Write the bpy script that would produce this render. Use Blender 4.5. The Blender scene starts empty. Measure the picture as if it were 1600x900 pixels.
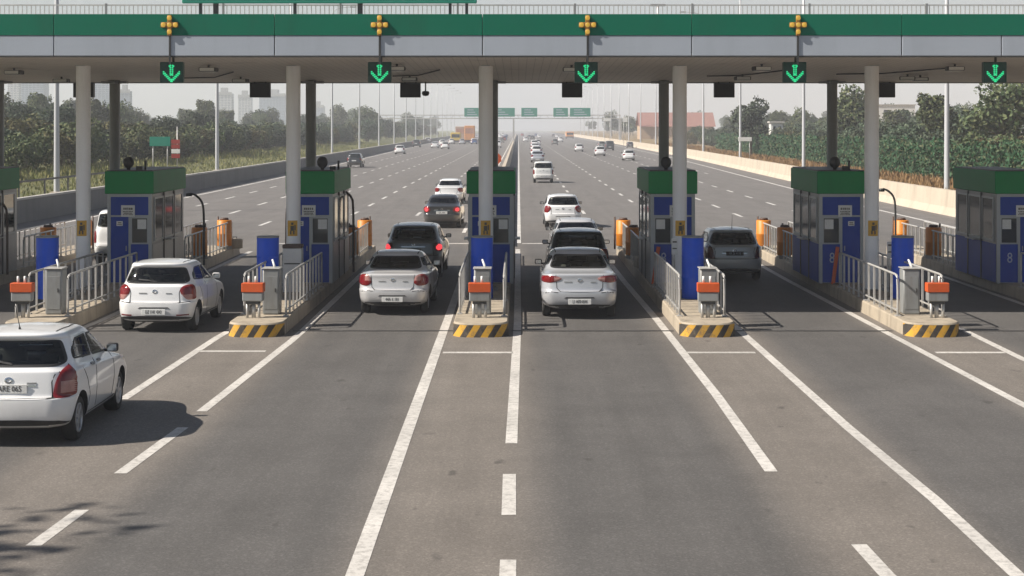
import bpy, bmesh, math, random
from mathutils import Vector, Matrix
from mathutils.bvhtree import BVHTree
from mathutils.geometry import delaunay_2d_cdt

random.seed(7)
R = math.radians
scene = bpy.context.scene
COL = scene.collection
FPX, U0, V0, CAMZ = 2400.0, 810.0, 200.0, 4.5     # lens and eye point of the photograph (1600 px wide)

def ground_at(u, v, z=0.0):
    d = (CAMZ - z) * FPX / (v - V0)
    return Vector(((u - U0) / FPX * d, d, z))

# ------------------------------------------------------------------ objects
def link(o, parent=None):
    COL.objects.link(o)
    if parent is not None:
        o.parent = parent
    return o

def tag(o, label=None, cat=None, group=None, kind=None):
    if label: o['label'] = label
    if cat: o['category'] = cat
    if group: o['group'] = group
    if kind: o['kind'] = kind
    return o

def thing(name, label, cat, loc=(0, 0, 0), rz=0.0, group=None):
    o = bpy.data.objects.new(name, None)
    o.empty_display_size = 0.2
    link(o)
    o.location = loc
    o.rotation_euler = (0, 0, rz)
    return tag(o, label, cat, group)

def dup(root, loc, rz=0.0, label=None, group=None, paint=None, scale=None):
    r = root.copy(); COL.objects.link(r)
    r.location = loc; r.rotation_euler = (0, 0, rz)
    if label: r['label'] = label
    if group: r['group'] = group
    if scale is not None: r.scale = scale if hasattr(scale, '__len__') else (scale,) * 3
    def rec(src, dst):
        for ch in list(src.children):
            c = ch.copy(); COL.objects.link(c); c.parent = dst
            if paint is not None and c.get('painted'):
                c.material_slots[0].link = 'OBJECT'
                c.material_slots[0].material = paint
            rec(ch, c)
    rec(root, r)
    return r

class MB:
    """collects shapes into one mesh"""
    def __init__(self):
        self.bm = bmesh.new()
    def _join(self, tb, mi=0):
        vm = {}
        for v in tb.verts:
            vm[v] = self.bm.verts.new(v.co)
        for f in tb.faces:
            try:
                nf = self.bm.faces.new([vm[v] for v in f.verts])
                nf.material_index = mi
                nf.smooth = f.smooth
            except ValueError:
                pass
        tb.free()
    def box(self, c, s, bev=0.0, rot=None, mi=0, seg=1):
        tb = bmesh.new()
        bmesh.ops.create_cube(tb, size=1.0)
        for v in tb.verts:
            v.co = Vector((v.co.x * s[0], v.co.y * s[1], v.co.z * s[2]))
        if bev > 0:
            bmesh.ops.bevel(tb, geom=tb.edges[:], offset=bev, segments=seg, affect='EDGES', profile=0.5)
        m = Matrix.Translation(c) @ (rot.to_4x4() if rot is not None else Matrix())
        bmesh.ops.transform(tb, matrix=m, verts=tb.verts)
        self._join(tb, mi)
        return self
    def span(self, a, b, bev=0.0, mi=0):
        c = [(a[i] + b[i]) / 2 for i in range(3)]
        return self.box(c, [abs(b[i] - a[i]) for i in range(3)], bev, mi=mi)
    def cyl(self, a, b, r0, r1=None, n=16, mi=0, smooth=True, caps=True):
        a = Vector(a); b = Vector(b); r1 = r0 if r1 is None else r1
        d = b - a
        q = d.to_track_quat('Z', 'Y').to_matrix()
        ra, rb = [], []
        for k in range(n):
            t = 2 * math.pi * k / n
            e = q @ Vector((math.cos(t), math.sin(t), 0))
            ra.append(self.bm.verts.new(a + e * r0)); rb.append(self.bm.verts.new(b + e * r1))
        for k in range(n):
            f = self.bm.faces.new((ra[k], ra[(k + 1) % n], rb[(k + 1) % n], rb[k]))
            f.smooth = smooth; f.material_index = mi
        if caps:
            f = self.bm.faces.new(list(reversed(ra))); f.material_index = mi
            f = self.bm.faces.new(rb); f.material_index = mi
        return self
    def tube(self, pts, r, n=10, mi=0):
        pts = [Vector(p) for p in pts]
        rings = []
        for i, p in enumerate(pts):
            d = (pts[min(i + 1, len(pts) - 1)] - pts[max(i - 1, 0)]).normalized()
            up = Vector((0, 0, 1)) if abs(d.z) < 0.9 else Vector((0, 1, 0))
            s = d.cross(up).normalized(); t = s.cross(d)
            rr = r[i] if hasattr(r, '__len__') else r
            rings.append([self.bm.verts.new(p + (s * math.cos(2 * math.pi * k / n) + t * math.sin(2 * math.pi * k / n)) * rr) for k in range(n)])
        for i in range(len(rings) - 1):
            for k in range(n):
                f = self.bm.faces.new((rings[i][k], rings[i][(k + 1) % n], rings[i + 1][(k + 1) % n], rings[i + 1][k]))
                f.smooth = True; f.material_index = mi
        for rg in (rings[0], rings[-1]):
            f = self.bm.faces.new(rg); f.material_index = mi
        return self
    def lathe(self, prof, c=(0, 0, 0), axis='Z', n=32, mi=0):
        rings = []
        c = Vector(c)
        for (r, h) in prof:
            ring = []
            for k in range(n):
                t = 2 * math.pi * k / n
                p = Vector((r * math.cos(t), r * math.sin(t), h)) if axis == 'Z' else Vector((h, r * math.cos(t), r * math.sin(t)))
                ring.append(self.bm.verts.new(c + p))
            rings.append(ring)
        for i in range(len(rings) - 1):
            for k in range(n):
                f = self.bm.faces.new((rings[i][k], rings[i][(k + 1) % n], rings[i + 1][(k + 1) % n], rings[i + 1][k]))
                f.smooth = True; f.material_index = mi
        return self
    def poly(self, pts, mi=0):
        f = self.bm.faces.new([self.bm.verts.new(p) for p in pts]); f.material_index = mi
        return self
    def prism(self, outline, z0, z1, mi=0):
        n = len(outline)
        a = [self.bm.verts.new((x, y, z0)) for x, y in outline]
        b = [self.bm.verts.new((x, y, z1)) for x, y in outline]
        for k in range(n):
            f = self.bm.faces.new((a[k], a[(k + 1) % n], b[(k + 1) % n], b[k])); f.material_index = mi
        f = self.bm.faces.new(b); f.material_index = mi
        f = self.bm.faces.new(list(reversed(a))); f.material_index = mi
        return self
    def sweep(self, prof, path, mi=0, closed=True):
        """prof: (offset, z) points; path: (x, y) points"""
        rings = []
        for i, p in enumerate(path):
            a = path[max(i - 1, 0)]; b = path[min(i + 1, len(path) - 1)]
            d = Vector((b[0] - a[0], b[1] - a[1], 0)).normalized()
            s = Vector((d.y, -d.x, 0))
            zz = p[2] if len(p) > 2 else 0.0
            rings.append([self.bm.verts.new(Vector((p[0], p[1], zz)) + s * o + Vector((0, 0, z))) for o, z in prof])
        m = len(prof)
        for i in range(len(rings) - 1):
            for k in range(m if closed else m - 1):
                f = self.bm.faces.new((rings[i][k], rings[i][(k + 1) % m], rings[i + 1][(k + 1) % m], rings[i + 1][k])); f.material_index = mi
        if closed:
            for rg in (rings[0], rings[-1]):
                f = self.bm.faces.new(rg); f.material_index = mi
        return self
    def build(self, name, mats, parent=None, loc=None, normals=True, sharp=None):
        if normals:
            bmesh.ops.recalc_face_normals(self.bm, faces=self.bm.faces[:])
        me = bpy.data.meshes.new(name)
        self.bm.to_mesh(me); self.bm.free()
        for m in (mats if isinstance(mats, (list, tuple)) else [mats]):
            me.materials.append(m)
        if sharp: me.set_sharp_from_angle(angle=R(sharp))
        o = bpy.data.objects.new(name, me)
        if loc is not None: o.location = loc
        return link(o, parent)

# ------------------------------------------------------------------ materials
def new_mat(name):
    m = bpy.data.materials.new(name); m.use_nodes = True
    nt = m.node_tree
    b = nt.nodes['Principled BSDF']
    return m, nt, b

def N(nt, typ, **kw):
    n = nt.nodes.new(typ)
    for k, v in kw.items():
        if k.startswith('i_'):
            key = k[2:]
            n.inputs[int(key) if key.isdigit() else key.replace('_', ' ')].default_value = v
        else:
            setattr(n, k, v)
    return n

def mix_rgb(nt, fac, a, b, mode='MIX'):
    n = nt.nodes.new('ShaderNodeMix'); n.data_type = 'RGBA'; n.blend_type = mode
    def setin(idx, v):
        if hasattr(v, 'is_output') or hasattr(v, 'links'):
            nt.links.new(v, n.inputs[idx])
        else:
            n.inputs[idx].default_value = v
    setin(0, fac); setin(6, a); setin(7, b)
    return n.outputs[2]

def c4(c): return (c[0], c[1], c[2], 1.0)

def pmat(name, col, rough=0.6, metal=0.0, var=0.12, scale=4.0, bump=0.0, coat=0.0, dirt=0.0, dirt_col=(0.12, 0.10, 0.08), spec=0.5, streak=False):
    m, nt, b = new_mat(name)
    tc = N(nt, 'ShaderNodeTexCoord')
    mp = N(nt, 'ShaderNodeMapping')
    oi = N(nt, 'ShaderNodeObjectInfo')
    of = N(nt, 'ShaderNodeVectorMath', operation='MULTIPLY_ADD')
    of.inputs[1].default_value = (37.0, 53.0, 29.0)
    nt.links.new(oi.outputs['Random'], of.inputs[0]); nt.links.new(tc.outputs['Object'], of.inputs[2])
    nt.links.new(of.outputs[0], mp.inputs['Vector'])
    n1 = N(nt, 'ShaderNodeTexNoise', i_Scale=scale, i_Detail=6.0, i_Roughness=0.65)
    nt.links.new(mp.outputs['Vector'], n1.inputs['Vector'])
    lo = c4([x * (1 - var) for x in col]); hi = c4([min(1, x * (1 + var)) for x in col])
    out = mix_rgb(nt, n1.outputs['Fac'], lo, hi)
    if dirt > 0:
        n2 = N(nt, 'ShaderNodeTexNoise', i_Scale=scale * 0.6, i_Detail=8.0, i_Roughness=0.7)
        mp2 = N(nt, 'ShaderNodeMapping')
        mp2.inputs['Scale'].default_value = (1.6, 1.6, 0.22) if streak else (1, 1, 1)
        mp2.inputs['Location'].default_value = (3.1, 5.2, 1.7)
        nt.links.new(of.outputs[0], mp2.inputs['Vector'])
        nt.links.new(mp2.outputs['Vector'], n2.inputs['Vector'])
        rp = N(nt, 'ShaderNodeMapRange', i_1=0.48, i_2=0.72, i_3=0.0, i_4=dirt)
        nt.links.new(n2.outputs['Fac'], rp.inputs[0])
        out = mix_rgb(nt, rp.outputs[0], out, c4(dirt_col))
    nt.links.new(out, b.inputs['Base Color'])
    b.inputs['Roughness'].default_value = rough
    b.inputs['Metallic'].default_value = metal
    b.inputs['Coat Weight'].default_value = coat
    b.inputs['Coat Roughness'].default_value = 0.06
    b.inputs['Specular IOR Level'].default_value = spec
    if bump > 0:
        n3 = N(nt, 'ShaderNodeTexNoise', i_Scale=scale * 9, i_Detail=4.0)
        nt.links.new(tc.outputs['Object'], n3.inputs['Vector'])
        bp = N(nt, 'ShaderNodeBump', i_Strength=bump, i_Distance=0.02)
        nt.links.new(n3.outputs['Fac'], bp.inputs['Height'])
        nt.links.new(bp.outputs['Normal'], b.inputs['Normal'])
    return m

def emis(name, col, strength):
    m, nt, b = new_mat(name)
    b.inputs['Base Color'].default_value = c4([x * 0.3 for x in col])
    b.inputs['Emission Color'].default_value = c4(col)
    b.inputs['Emission Strength'].default_value = strength
    b.inputs['Roughness'].default_value = 0.4
    return m

def paint(name, col, metal=0.0, rough=0.3, coat=1.0):
    """car paint outside, dark trim on the inner side of the shell; a film of road dust low on the body"""
    m, nt, b = new_mat(name)
    tc = N(nt, 'ShaderNodeTexCoord')
    n1 = N(nt, 'ShaderNodeTexNoise', i_Scale=3.0, i_Detail=6.0, i_Roughness=0.7)
    nt.links.new(tc.outputs['Object'], n1.inputs['Vector'])
    sx = N(nt, 'ShaderNodeSeparateXYZ'); nt.links.new(tc.outputs['Object'], sx.inputs[0])
    mr = N(nt, 'ShaderNodeMapRange', i_1=0.75, i_2=0.2, i_3=0.0, i_4=0.75)
    nt.links.new(sx.outputs['Z'], mr.inputs[0])
    mu = N(nt, 'ShaderNodeMath', operation='MULTIPLY'); nt.links.new(mr.outputs[0], mu.inputs[0]); nt.links.new(n1.outputs['Fac'], mu.inputs[1])
    dust = mix_rgb(nt, mu.outputs[0], c4(col), (0.22, 0.19, 0.155, 1))
    gm = N(nt, 'ShaderNodeNewGeometry')
    o2 = mix_rgb(nt, gm.outputs['Backfacing'], dust, (0.02, 0.02, 0.02, 1))
    nt.links.new(o2, b.inputs['Base Color'])
    b.inputs['Metallic'].default_value = metal
    b.inputs['Roughness'].default_value = rough
    b.inputs['Coat Weight'].default_value = coat
    b.inputs['Coat Roughness'].default_value = 0.04
    return m

def glass(name, tint, gloss=1.0):
    m, nt, b = new_mat(name)
    nt.nodes.remove(b)
    out = nt.nodes['Material Output']
    tr = N(nt, 'ShaderNodeBsdfTransparent'); tr.inputs[0].default_value = c4(tint)
    gl = N(nt, 'ShaderNodeBsdfGlossy'); gl.inputs['Roughness'].default_value = 0.03
    fr = N(nt, 'ShaderNodeFresnel', i_IOR=1.5)
    mu = N(nt, 'ShaderNodeMath', operation='MULTIPLY', i_1=gloss); nt.links.new(fr.outputs[0], mu.inputs[0])
    mx = N(nt, 'ShaderNodeMixShader')
    nt.links.new(mu.outputs[0], mx.inputs[0]); nt.links.new(tr.outputs[0], mx.inputs[1]); nt.links.new(gl.outputs[0], mx.inputs[2])
    nt.links.new(mx.outputs[0], out.inputs['Surface'])
    return m

def leaf_mat(name, cols, rough=0.75):
    m, nt, b = new_mat(name)
    gm = N(nt, 'ShaderNodeNewGeometry')
    cr = N(nt, 'ShaderNodeValToRGB')
    el = cr.color_ramp.elements
    el[0].position = 0.0; el[0].color = c4(cols[0])
    el[1].position = 1.0; el[1].color = c4(cols[-1])
    for i, c in enumerate(cols[1:-1]):
        e = el.new((i + 1) / (len(cols) - 1)); e.color = c4(c)
    nt.links.new(gm.outputs['Random Per Island'], cr.inputs[0])
    oi = N(nt, 'ShaderNodeObjectInfo')
    hs = N(nt, 'ShaderNodeHueSaturation')
    mr = N(nt, 'ShaderNodeMapRange', i_1=0.0, i_2=1.0, i_3=0.7, i_4=1.3); nt.links.new(oi.outputs['Random'], mr.inputs[0])
    mh = N(nt, 'ShaderNodeMapRange', i_1=0.0, i_2=1.0, i_3=0.475, i_4=0.52); nt.links.new(oi.outputs['Random'], mh.inputs[0])
    nt.links.new(mr.outputs[0], hs.inputs['Value']); nt.links.new(mh.outputs[0], hs.inputs['Hue'])
    nt.links.new(cr.outputs[0], hs.inputs['Color'])
    nt.links.new(hs.outputs[0], b.inputs['Base Color'])
    b.inputs['Roughness'].default_value = rough
    b.inputs['Specular IOR Level'].default_value = 0.25
    return m

M = {}
M['concrete'] = pmat('kerb_concrete', (0.40, 0.34, 0.26), 0.85, var=0.25, scale=3, bump=0.4, dirt=0.7, dirt_col=(0.15, 0.125, 0.10), streak=True)
M['barrier_concrete'] = pmat('barrier_concrete', (0.50, 0.43, 0.34), 0.85, var=0.2, scale=0.8, bump=0.3, dirt=0.45, dirt_col=(0.22, 0.18, 0.14), streak=True)
M['wall_grey'] = pmat('parapet_concrete', (0.17, 0.165, 0.16), 0.85, var=0.2, scale=0.8, bump=0.3, dirt=0.4, dirt_col=(0.07, 0.07, 0.07), streak=True)
M['white_cap'] = pmat('coping_concrete', (0.42, 0.40, 0.37), 0.8, var=0.2)
M['green'] = pmat('green_panel', (0.0005, 0.150, 0.088), 0.6, spec=.2, var=0.10, scale=1.2, dirt=0.5, dirt_col=(0.010, 0.11, 0.066), streak=True)
M['booth_green'] = pmat('booth_green', (0.001, 0.24, 0.066), 0.55, spec=.3, var=0.12, scale=1.5, dirt=0.3, dirt_col=(0.02, 0.13, 0.05), streak=True)
M['fascia_grey'] = pmat('fascia_grey', (0.40, 0.44, 0.50), 0.5, var=0.06, scale=0.9, dirt=0.4, dirt_col=(0.30, 0.33, 0.37), streak=True)
M['roof_dark'] = pmat('roof_sheet', (0.3, 0.3, 0.3), 0.7)
M['column'] = pmat('column_paint', (0.86, 0.86, 0.87), 0.45, var=0.06, scale=2.0, dirt=0.3, dirt_col=(0.5, 0.48, 0.45), streak=True)
M['steel'] = pmat('galvanised_steel', (0.50, 0.49, 0.47), 0.45, 0.3, var=0.2, scale=9, dirt=0.4, dirt_col=(0.2, 0.17, 0.14))
M['grey_metal'] = pmat('grey_cabinet_paint', (0.24, 0.25, 0.25), 0.5, var=0.15, scale=5, dirt=0.5, dirt_col=(0.14, 0.12, 0.10), streak=True)
M['frame'] = pmat('aluminium_frame', (0.40, 0.42, 0.43), 0.42, 0.35, var=0.1, scale=5)
M['booth_side'] = pmat('booth_side_panel', (0.32, 0.325, 0.33), 0.4, 0.2, var=0.15, scale=2, dirt=0.35, dirt_col=(0.10, 0.09, 0.08), streak=True)
M['blue'] = pmat('booth_blue', (0.001, 0.042, 0.33), 0.5, spec=.3, var=0.15, scale=3, dirt=0.25, dirt_col=(0.04, 0.05, 0.10), streak=True)
M['drum_blue'] = pmat('drum_blue', (0.002, 0.075, 0.62), 0.45, spec=.35, var=0.12, scale=4, dirt=0.3, dirt_col=(0.05, 0.06, 0.14), streak=True)
M['orange'] = pmat('orange_plastic', (0.56, 0.085, 0.010), 0.5, var=0.15, scale=8, dirt=0.3, dirt_col=(0.3, 0.09, 0.03))
M['amber'] = pmat('amber_drum', (0.66, 0.22, 0.015), 0.5, var=0.15, scale=6, dirt=0.4, dirt_col=(0.30, 0.13, 0.04), streak=True)
M['yellow'] = pmat('yellow_plate', (0.65, 0.36, 0.03), 0.5, var=0.1, scale=8)
M['white'] = pmat('white_paint', (0.75, 0.74, 0.71), 0.5, var=0.06, scale=5, dirt=0.2, dirt_col=(0.45, 0.42, 0.38))
M['black'] = pmat('black_plastic', (0.015, 0.015, 0.016), 0.5, var=0.2)
M['dark'] = pmat('dark_metal', (0.045, 0.045, 0.045), 0.5, var=0.2)
M['brown_metal'] = pmat('rusted_pipe', (0.09, 0.055, 0.04), 0.6, var=0.3, scale=8)
M['rubber'] = pmat('rubber', (0.022, 0.021, 0.020), 0.8, var=0.25, scale=12)
M['rim'] = pmat('wheel_rim', (0.45, 0.45, 0.46), 0.35, 0.7, var=0.1)
M['chrome'] = pmat('chrome', (0.7, 0.7, 0.7), 0.12, 1.0, var=0.03)
M['plate'] = pmat('plate_white', (0.72, 0.72, 0.70), 0.45, var=0.05, scale=10, dirt=0.2)
M['seat'] = pmat('seat_fabric', (0.07, 0.065, 0.06), 0.9, var=0.2, scale=10)
M['seat_light'] = pmat('seat_beige', (0.28, 0.25, 0.21), 0.9, var=0.2, scale=10)
M['lamp_red'] = pmat('tail_red', (0.17, 0.006, 0.008), 0.16, var=0.5, scale=14, coat=0.4)
M['lamp_clear'] = pmat('tail_clear', (0.40, 0.20, 0.18), 0.18, var=0.45, scale=16, coat=0.4)
M['lamp_lit'] = emis('brake_lit', (1.0, 0.06, 0.07), 0.75)
M['lamp_dark'] = pmat('tail_dark', (0.10, 0.012, 0.012), 0.15, var=0.3, scale=16, coat=1.0)
M['gap'] = pmat('panel_gap', (0.02, 0.02, 0.02), 0.8)
M['trim'] = pmat('black_trim', (0.022, 0.022, 0.023), 0.55, var=0.2, scale=8, dirt=0.4, dirt_col=(0.09, 0.08, 0.07))
M['glass_car'] = glass('car_glass', (0.62, 0.68, 0.66), 1.1)
M['windscreen'] = glass('windscreen_glass', (0.84, 0.88, 0.87), 1.0)
M['glass_opaque'] = pmat('dark_glass', (0.018, 0.022, 0.024), 0.06, var=0.4, scale=1.5)
M['glass_booth'] = pmat('booth_glass', (0.045, 0.05, 0.05), 0.07, var=0.7, scale=2.2)
M['lamp_glass'] = pmat('floodlight_glass', (0.6, 0.6, 0.57), 0.25)
M['signal_box'] = pmat('signal_box', (0.006, 0.05, 0.035), 0.4)
M['signal_green'] = emis('signal_green', (0.03, 0.85, 0.33), 0.5)
M['signal_amber'] = emis('signal_amber', (1.0, 0.60, 0.08), 0.25)
M['amber_housing'] = pmat('amber_housing', (0.30, 0.14, 0.02), 0.5)
M['sign_green'] = pmat('road_sign_green', (0.01, 0.22, 0.15), 0.5, var=0.08)
M['bark'] = pmat('bark', (0.10, 0.075, 0.055), 0.9, var=0.3, scale=6)
M['glyph'] = pmat('sign_ink', (0.08, 0.07, 0.06), 0.6)
M['glyph_light'] = pmat('sign_pale_ink', (0.42, 0.46, 0.55), 0.6)

P = {}
P['white'] = paint('paint_white', (0.84, 0.84, 0.84))
P['offwhite'] = paint('paint_offwhite', (0.72, 0.72, 0.70))
P['silver'] = paint('paint_silver', (0.54, 0.56, 0.60), 0.30, 0.32)
P['lightsilver'] = paint('paint_light_silver', (0.64, 0.64, 0.65), 0.25, 0.34)
P['grey'] = paint('paint_grey', (0.17, 0.175, 0.168), 0.3, 0.34)
P['darkgrey'] = paint('paint_dark_grey', (0.10, 0.105, 0.105), 0.4, 0.34)
P['black'] = paint('paint_black', (0.016, 0.018, 0.018), 0.2, 0.28)
P['charcoal'] = paint('paint_charcoal', (0.04, 0.042, 0.045), 0.3, 0.30)
P['soft_silver'] = paint('paint_soft_silver', (0.62, 0.62, 0.61), 0.1, 0.34)
P['blue'] = paint('paint_blue', (0.05, 0.10, 0.26), 0.2, 0.3)
P['red'] = paint('paint_red', (0.34, 0.03, 0.025), 0.1, 0.3)

# ------------------------------------------------------------------ text
def text_mesh(body, size):
    cu = bpy.data.curves.new('lettering', 'FONT')
    cu.body = body; cu.size = size; cu.align_x = 'CENTER'; cu.align_y = 'CENTER'; cu.extrude = 0.0015
    cu.resolution_u = 2
    o = bpy.data.objects.new('lettering', cu); COL.objects.link(o)
    dg = bpy.context.evaluated_depsgraph_get()
    me = bpy.data.meshes.new_from_object(o.evaluated_get(dg))
    bpy.data.objects.remove(o)
    return me

def lettering(body, size, mat, parent, loc, rot=(R(90), 0, 0), sx=1.0):
    me = text_mesh(body, size)
    me.materials.clear(); me.materials.append(mat)
    o = bpy.data.objects.new('lettering', me)
    o.location = loc; o.rotation_euler = rot; o.scale = (sx, 1, 1)
    return link(o, parent)

# ------------------------------------------------------------------ cars
def chaikin(pts, it=2, closed=False):
    for _ in range(it):
        out = []
        n = len(pts)
        if not closed: out.append(pts[0])
        for i in range(n if closed else n - 1):
            a, b = pts[i], pts[(i + 1) % n]
            out.append(tuple(x * .75 + y * .25 for x, y in zip(a, b)))
            out.append(tuple(x * .25 + y * .75 for x, y in zip(a, b)))
        if not closed: out.append(pts[-1])
        pts = out
    return pts

def round_poly(poly, r):
    out = []
    n = len(poly)
    for i in range(n):
        a, b, c = Vector(poly[i - 1]), Vector(poly[i]), Vector(poly[(i + 1) % n])
        ra = min(r, (a - b).length * .42); rc = min(r, (c - b).length * .42)
        p0 = b + (a - b).normalized() * ra; p2 = b + (c - b).normalized() * rc
        for k in range(5):
            t = k / 4
            q = p0 * (1 - t) ** 2 + b * 2 * t * (1 - t) + p2 * t * t
            out.append((q.x, q.y))
    return out

def plan_quadrant(w, h, n, na, nb):
    """one quadrant of the plan outline from (0,-h) to (w,0): bowed end, rounded corner, gently tapering flank"""
    c = min(1.75 / n, .90 * w, .90 * h)
    bow = min(.085 * w, .5 * h)
    cy = min(c * 1.25, .9 * (h - bow))
    def taper(x, y): return (x * (1 - .055 * (abs(y) / h) ** 3), y)
    pts = []
    x0 = w - c
    for k in range(13):
        x = x0 * k / 12
        pts.append(taper(x, -h + bow * (x / w) ** 2))
    yb = -h + bow * (x0 / w) ** 2
    half = len(pts)
    for k in range(1, 25):
        t = math.pi / 2 * k / 24
        pts.append(taper(x0 + c * math.sin(t), yb + cy * (1 - math.cos(t))))
    ys = yb + cy
    for k in range(1, 13):
        pts.append(taper(w, ys * (1 - k / 12)))
    mid = half + 11
    def resample(seg, m):
        L = [0]
        for i in range(1, len(seg)): L.append(L[-1] + math.dist(seg[i], seg[i - 1]))
        out = []; j = 0
        for k in range(m):
            target = L[-1] * k / m
            while j < len(L) - 2 and L[j + 1] < target: j += 1
            f = (target - L[j]) / max(1e-9, L[j + 1] - L[j])
            out.append(tuple(seg[j][q] + f * (seg[j + 1][q] - seg[j][q]) for q in (0, 1)))
        return out
    return resample(pts[:mid + 1], na) + resample(pts[mid:], nb)

def ring_pts(k, na, nb):
    w, yr, yf, zr, zf, n = k
    yc, h = (yr + yf) / 2, (yf - yr) / 2
    q = plan_quadrant(w, h, n, na, nb)                     # rear centre -> right side
    rear = q + [(w, 0.0)]
    pts = list(rear)                                   # (0,-h) .. (w,0)
    pts += [(x, -y) for x, y in reversed(q)]           # .. (0,h)
    left = [(-x, y) for x, y in reversed(pts[1:-1])]
    pts += left
    out = []
    for x, y in pts:
        s = (y + h) / (2 * h)
        out.append(Vector((x, yc + y, zr + (zf - zr) * s)))
    return out

def body_mesh(keys, wheels, na=12, nb=24, it=2, arch=0.06):
    rings = [ring_pts(k, na, nb) for k in chaikin([tuple(k) for k in keys], it)]
    bm = bmesh.new()
    V = [[bm.verts.new(p) for p in r] for r in rings]
    m = len(V[0])
    for i in range(len(V) - 1):
        for k in range(m):
            bm.faces.new((V[i][k], V[i][(k + 1) % m], V[i + 1][(k + 1) % m], V[i + 1][k])).smooth = True
    bm.faces.new(list(reversed(V[0])))
    bm.faces.new(V[-1]).smooth = True
    bmesh.ops.recalc_face_normals(bm, faces=bm.faces[:])
    me = bpy.data.meshes.new('body'); bm.to_mesh(me); bm.free()
    me.materials.append(P['white'])
    o = bpy.data.objects.new('body', me); COL.objects.link(o)
    cut = MB()
    (y1, y2, rad, tx) = wheels
    for sx in (-1, 1):
        for yy in (y1, y2):
            cut.cyl((sx * (tx - 0.26), yy, rad + 0.01), (sx * 1.3, yy, rad + 0.01), rad + arch, n=40)
    co = cut.build('cutter', [M['gap']])
    md = o.modifiers.new('arches', 'BOOLEAN'); md.operation = 'DIFFERENCE'; md.object = co; md.solver = 'EXACT'
    md.material_mode = 'TRANSFER'
    dg = bpy.context.evaluated_depsgraph_get()
    me2 = bpy.data.meshes.new_from_object(o.evaluated_get(dg))
    me2.name = 'body'
    bpy.data.objects.remove(o); bpy.data.objects.remove(co)
    return me2

def in_poly(p, poly):
    c = False
    j = len(poly) - 1
    for i in range(len(poly)):
        a, b = poly[i], poly[j]
        if (a[1] > p[1]) != (b[1] > p[1]) and p[0] < (b[0] - a[0]) * (p[1] - a[1]) / (b[1] - a[1]) + a[0]:
            c = not c
        j = i
    return c

def edge_dist(p, poly):
    best = 1e9
    P2 = Vector(p)
    for i in range(len(poly)):
        a = Vector(poly[i]); b = Vector(poly[(i + 1) % len(poly)])
        ab = b - a
        t = max(0, min(1, (P2 - a).dot(ab) / max(1e-12, ab.dot(ab))))
        best = min(best, (a + ab * t - P2).length)
    return best

def inset(poly, d):
    n = len(poly); out = []
    area = sum(poly[i][0] * poly[(i + 1) % n][1] - poly[(i + 1) % n][0] * poly[i][1] for i in range(n))
    s = 1 if area > 0 else -1
    for i in range(n):
        a, b, c = Vector(poly[i - 1]), Vector(poly[i]), Vector(poly[(i + 1) % n])
        e = (c - a)
        if e.length < 1e-9: out.append(poly[i]); continue
        e.normalize()
        nn = Vector((-e.y, e.x)) * s
        q = b + nn * d
        out.append((q.x, q.y))
    return out

def resample_closed(poly, step):
    out = []
    n = len(poly)
    for i in range(n):
        a, b = poly[i], poly[(i + 1) % n]
        m = max(1, int(math.dist(a, b) / step))
        for k in range(m):
            t = k / m
            out.append((a[0] + (b[0] - a[0]) * t, a[1] + (b[1] - a[1]) * t))
    return out

VIEWS = {'rear': (lambda p: Vector((p[0], -4, p[1])), Vector((0, 1, 0))),
         'front': (lambda p: Vector((p[0], 9, p[1])), Vector((0, -1, 0))),
         'right': (lambda p: Vector((4, p[0], p[1])), Vector((-1, 0, 0))),
         'left': (lambda p: Vector((-4, p[0], p[1])), Vector((1, 0, 0))),
         'top': (lambda p: Vector((p[0], p[1], 5)), Vector((0, 0, -1)))}

def project(bvh, view, p, off):
    f, d = VIEWS[view]
    o = f(p)
    hit = bvh.ray_cast(o, d)
    if view in ('rear', 'front'):
        # keep what wraps round a corner from smearing along the flank
        k = 0
        lim = lambda h: h[0] is None or (h[0].y > .43 and abs(p[0]) > .70 and p[1] < 1.15 if view == 'rear' else False)
        while lim(hit) and k < 30:
            k += 1
            o = f((p[0] * (1 - .006 * k), p[1])); hit = bvh.ray_cast(o, d)
    if hit[0] is None:
        # outside the silhouette: nearest body point
        y_mid = 1.0
        g = Vector((o.x if abs(d.x) < .5 else (0.8 if o.x > 0 else -0.8), o.y if abs(d.y) < .5 else (0.3 if d.y > 0 else 3.5), o.z))
        hit = bvh.find_nearest(g)
    n = hit[1]
    if n.dot(d) > 0: n = -n
    # lean the push-out toward the viewer side so steep faces do not smear
    n = (n - d * 0.6).normalized()
    return hit[0] + n * off

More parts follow.
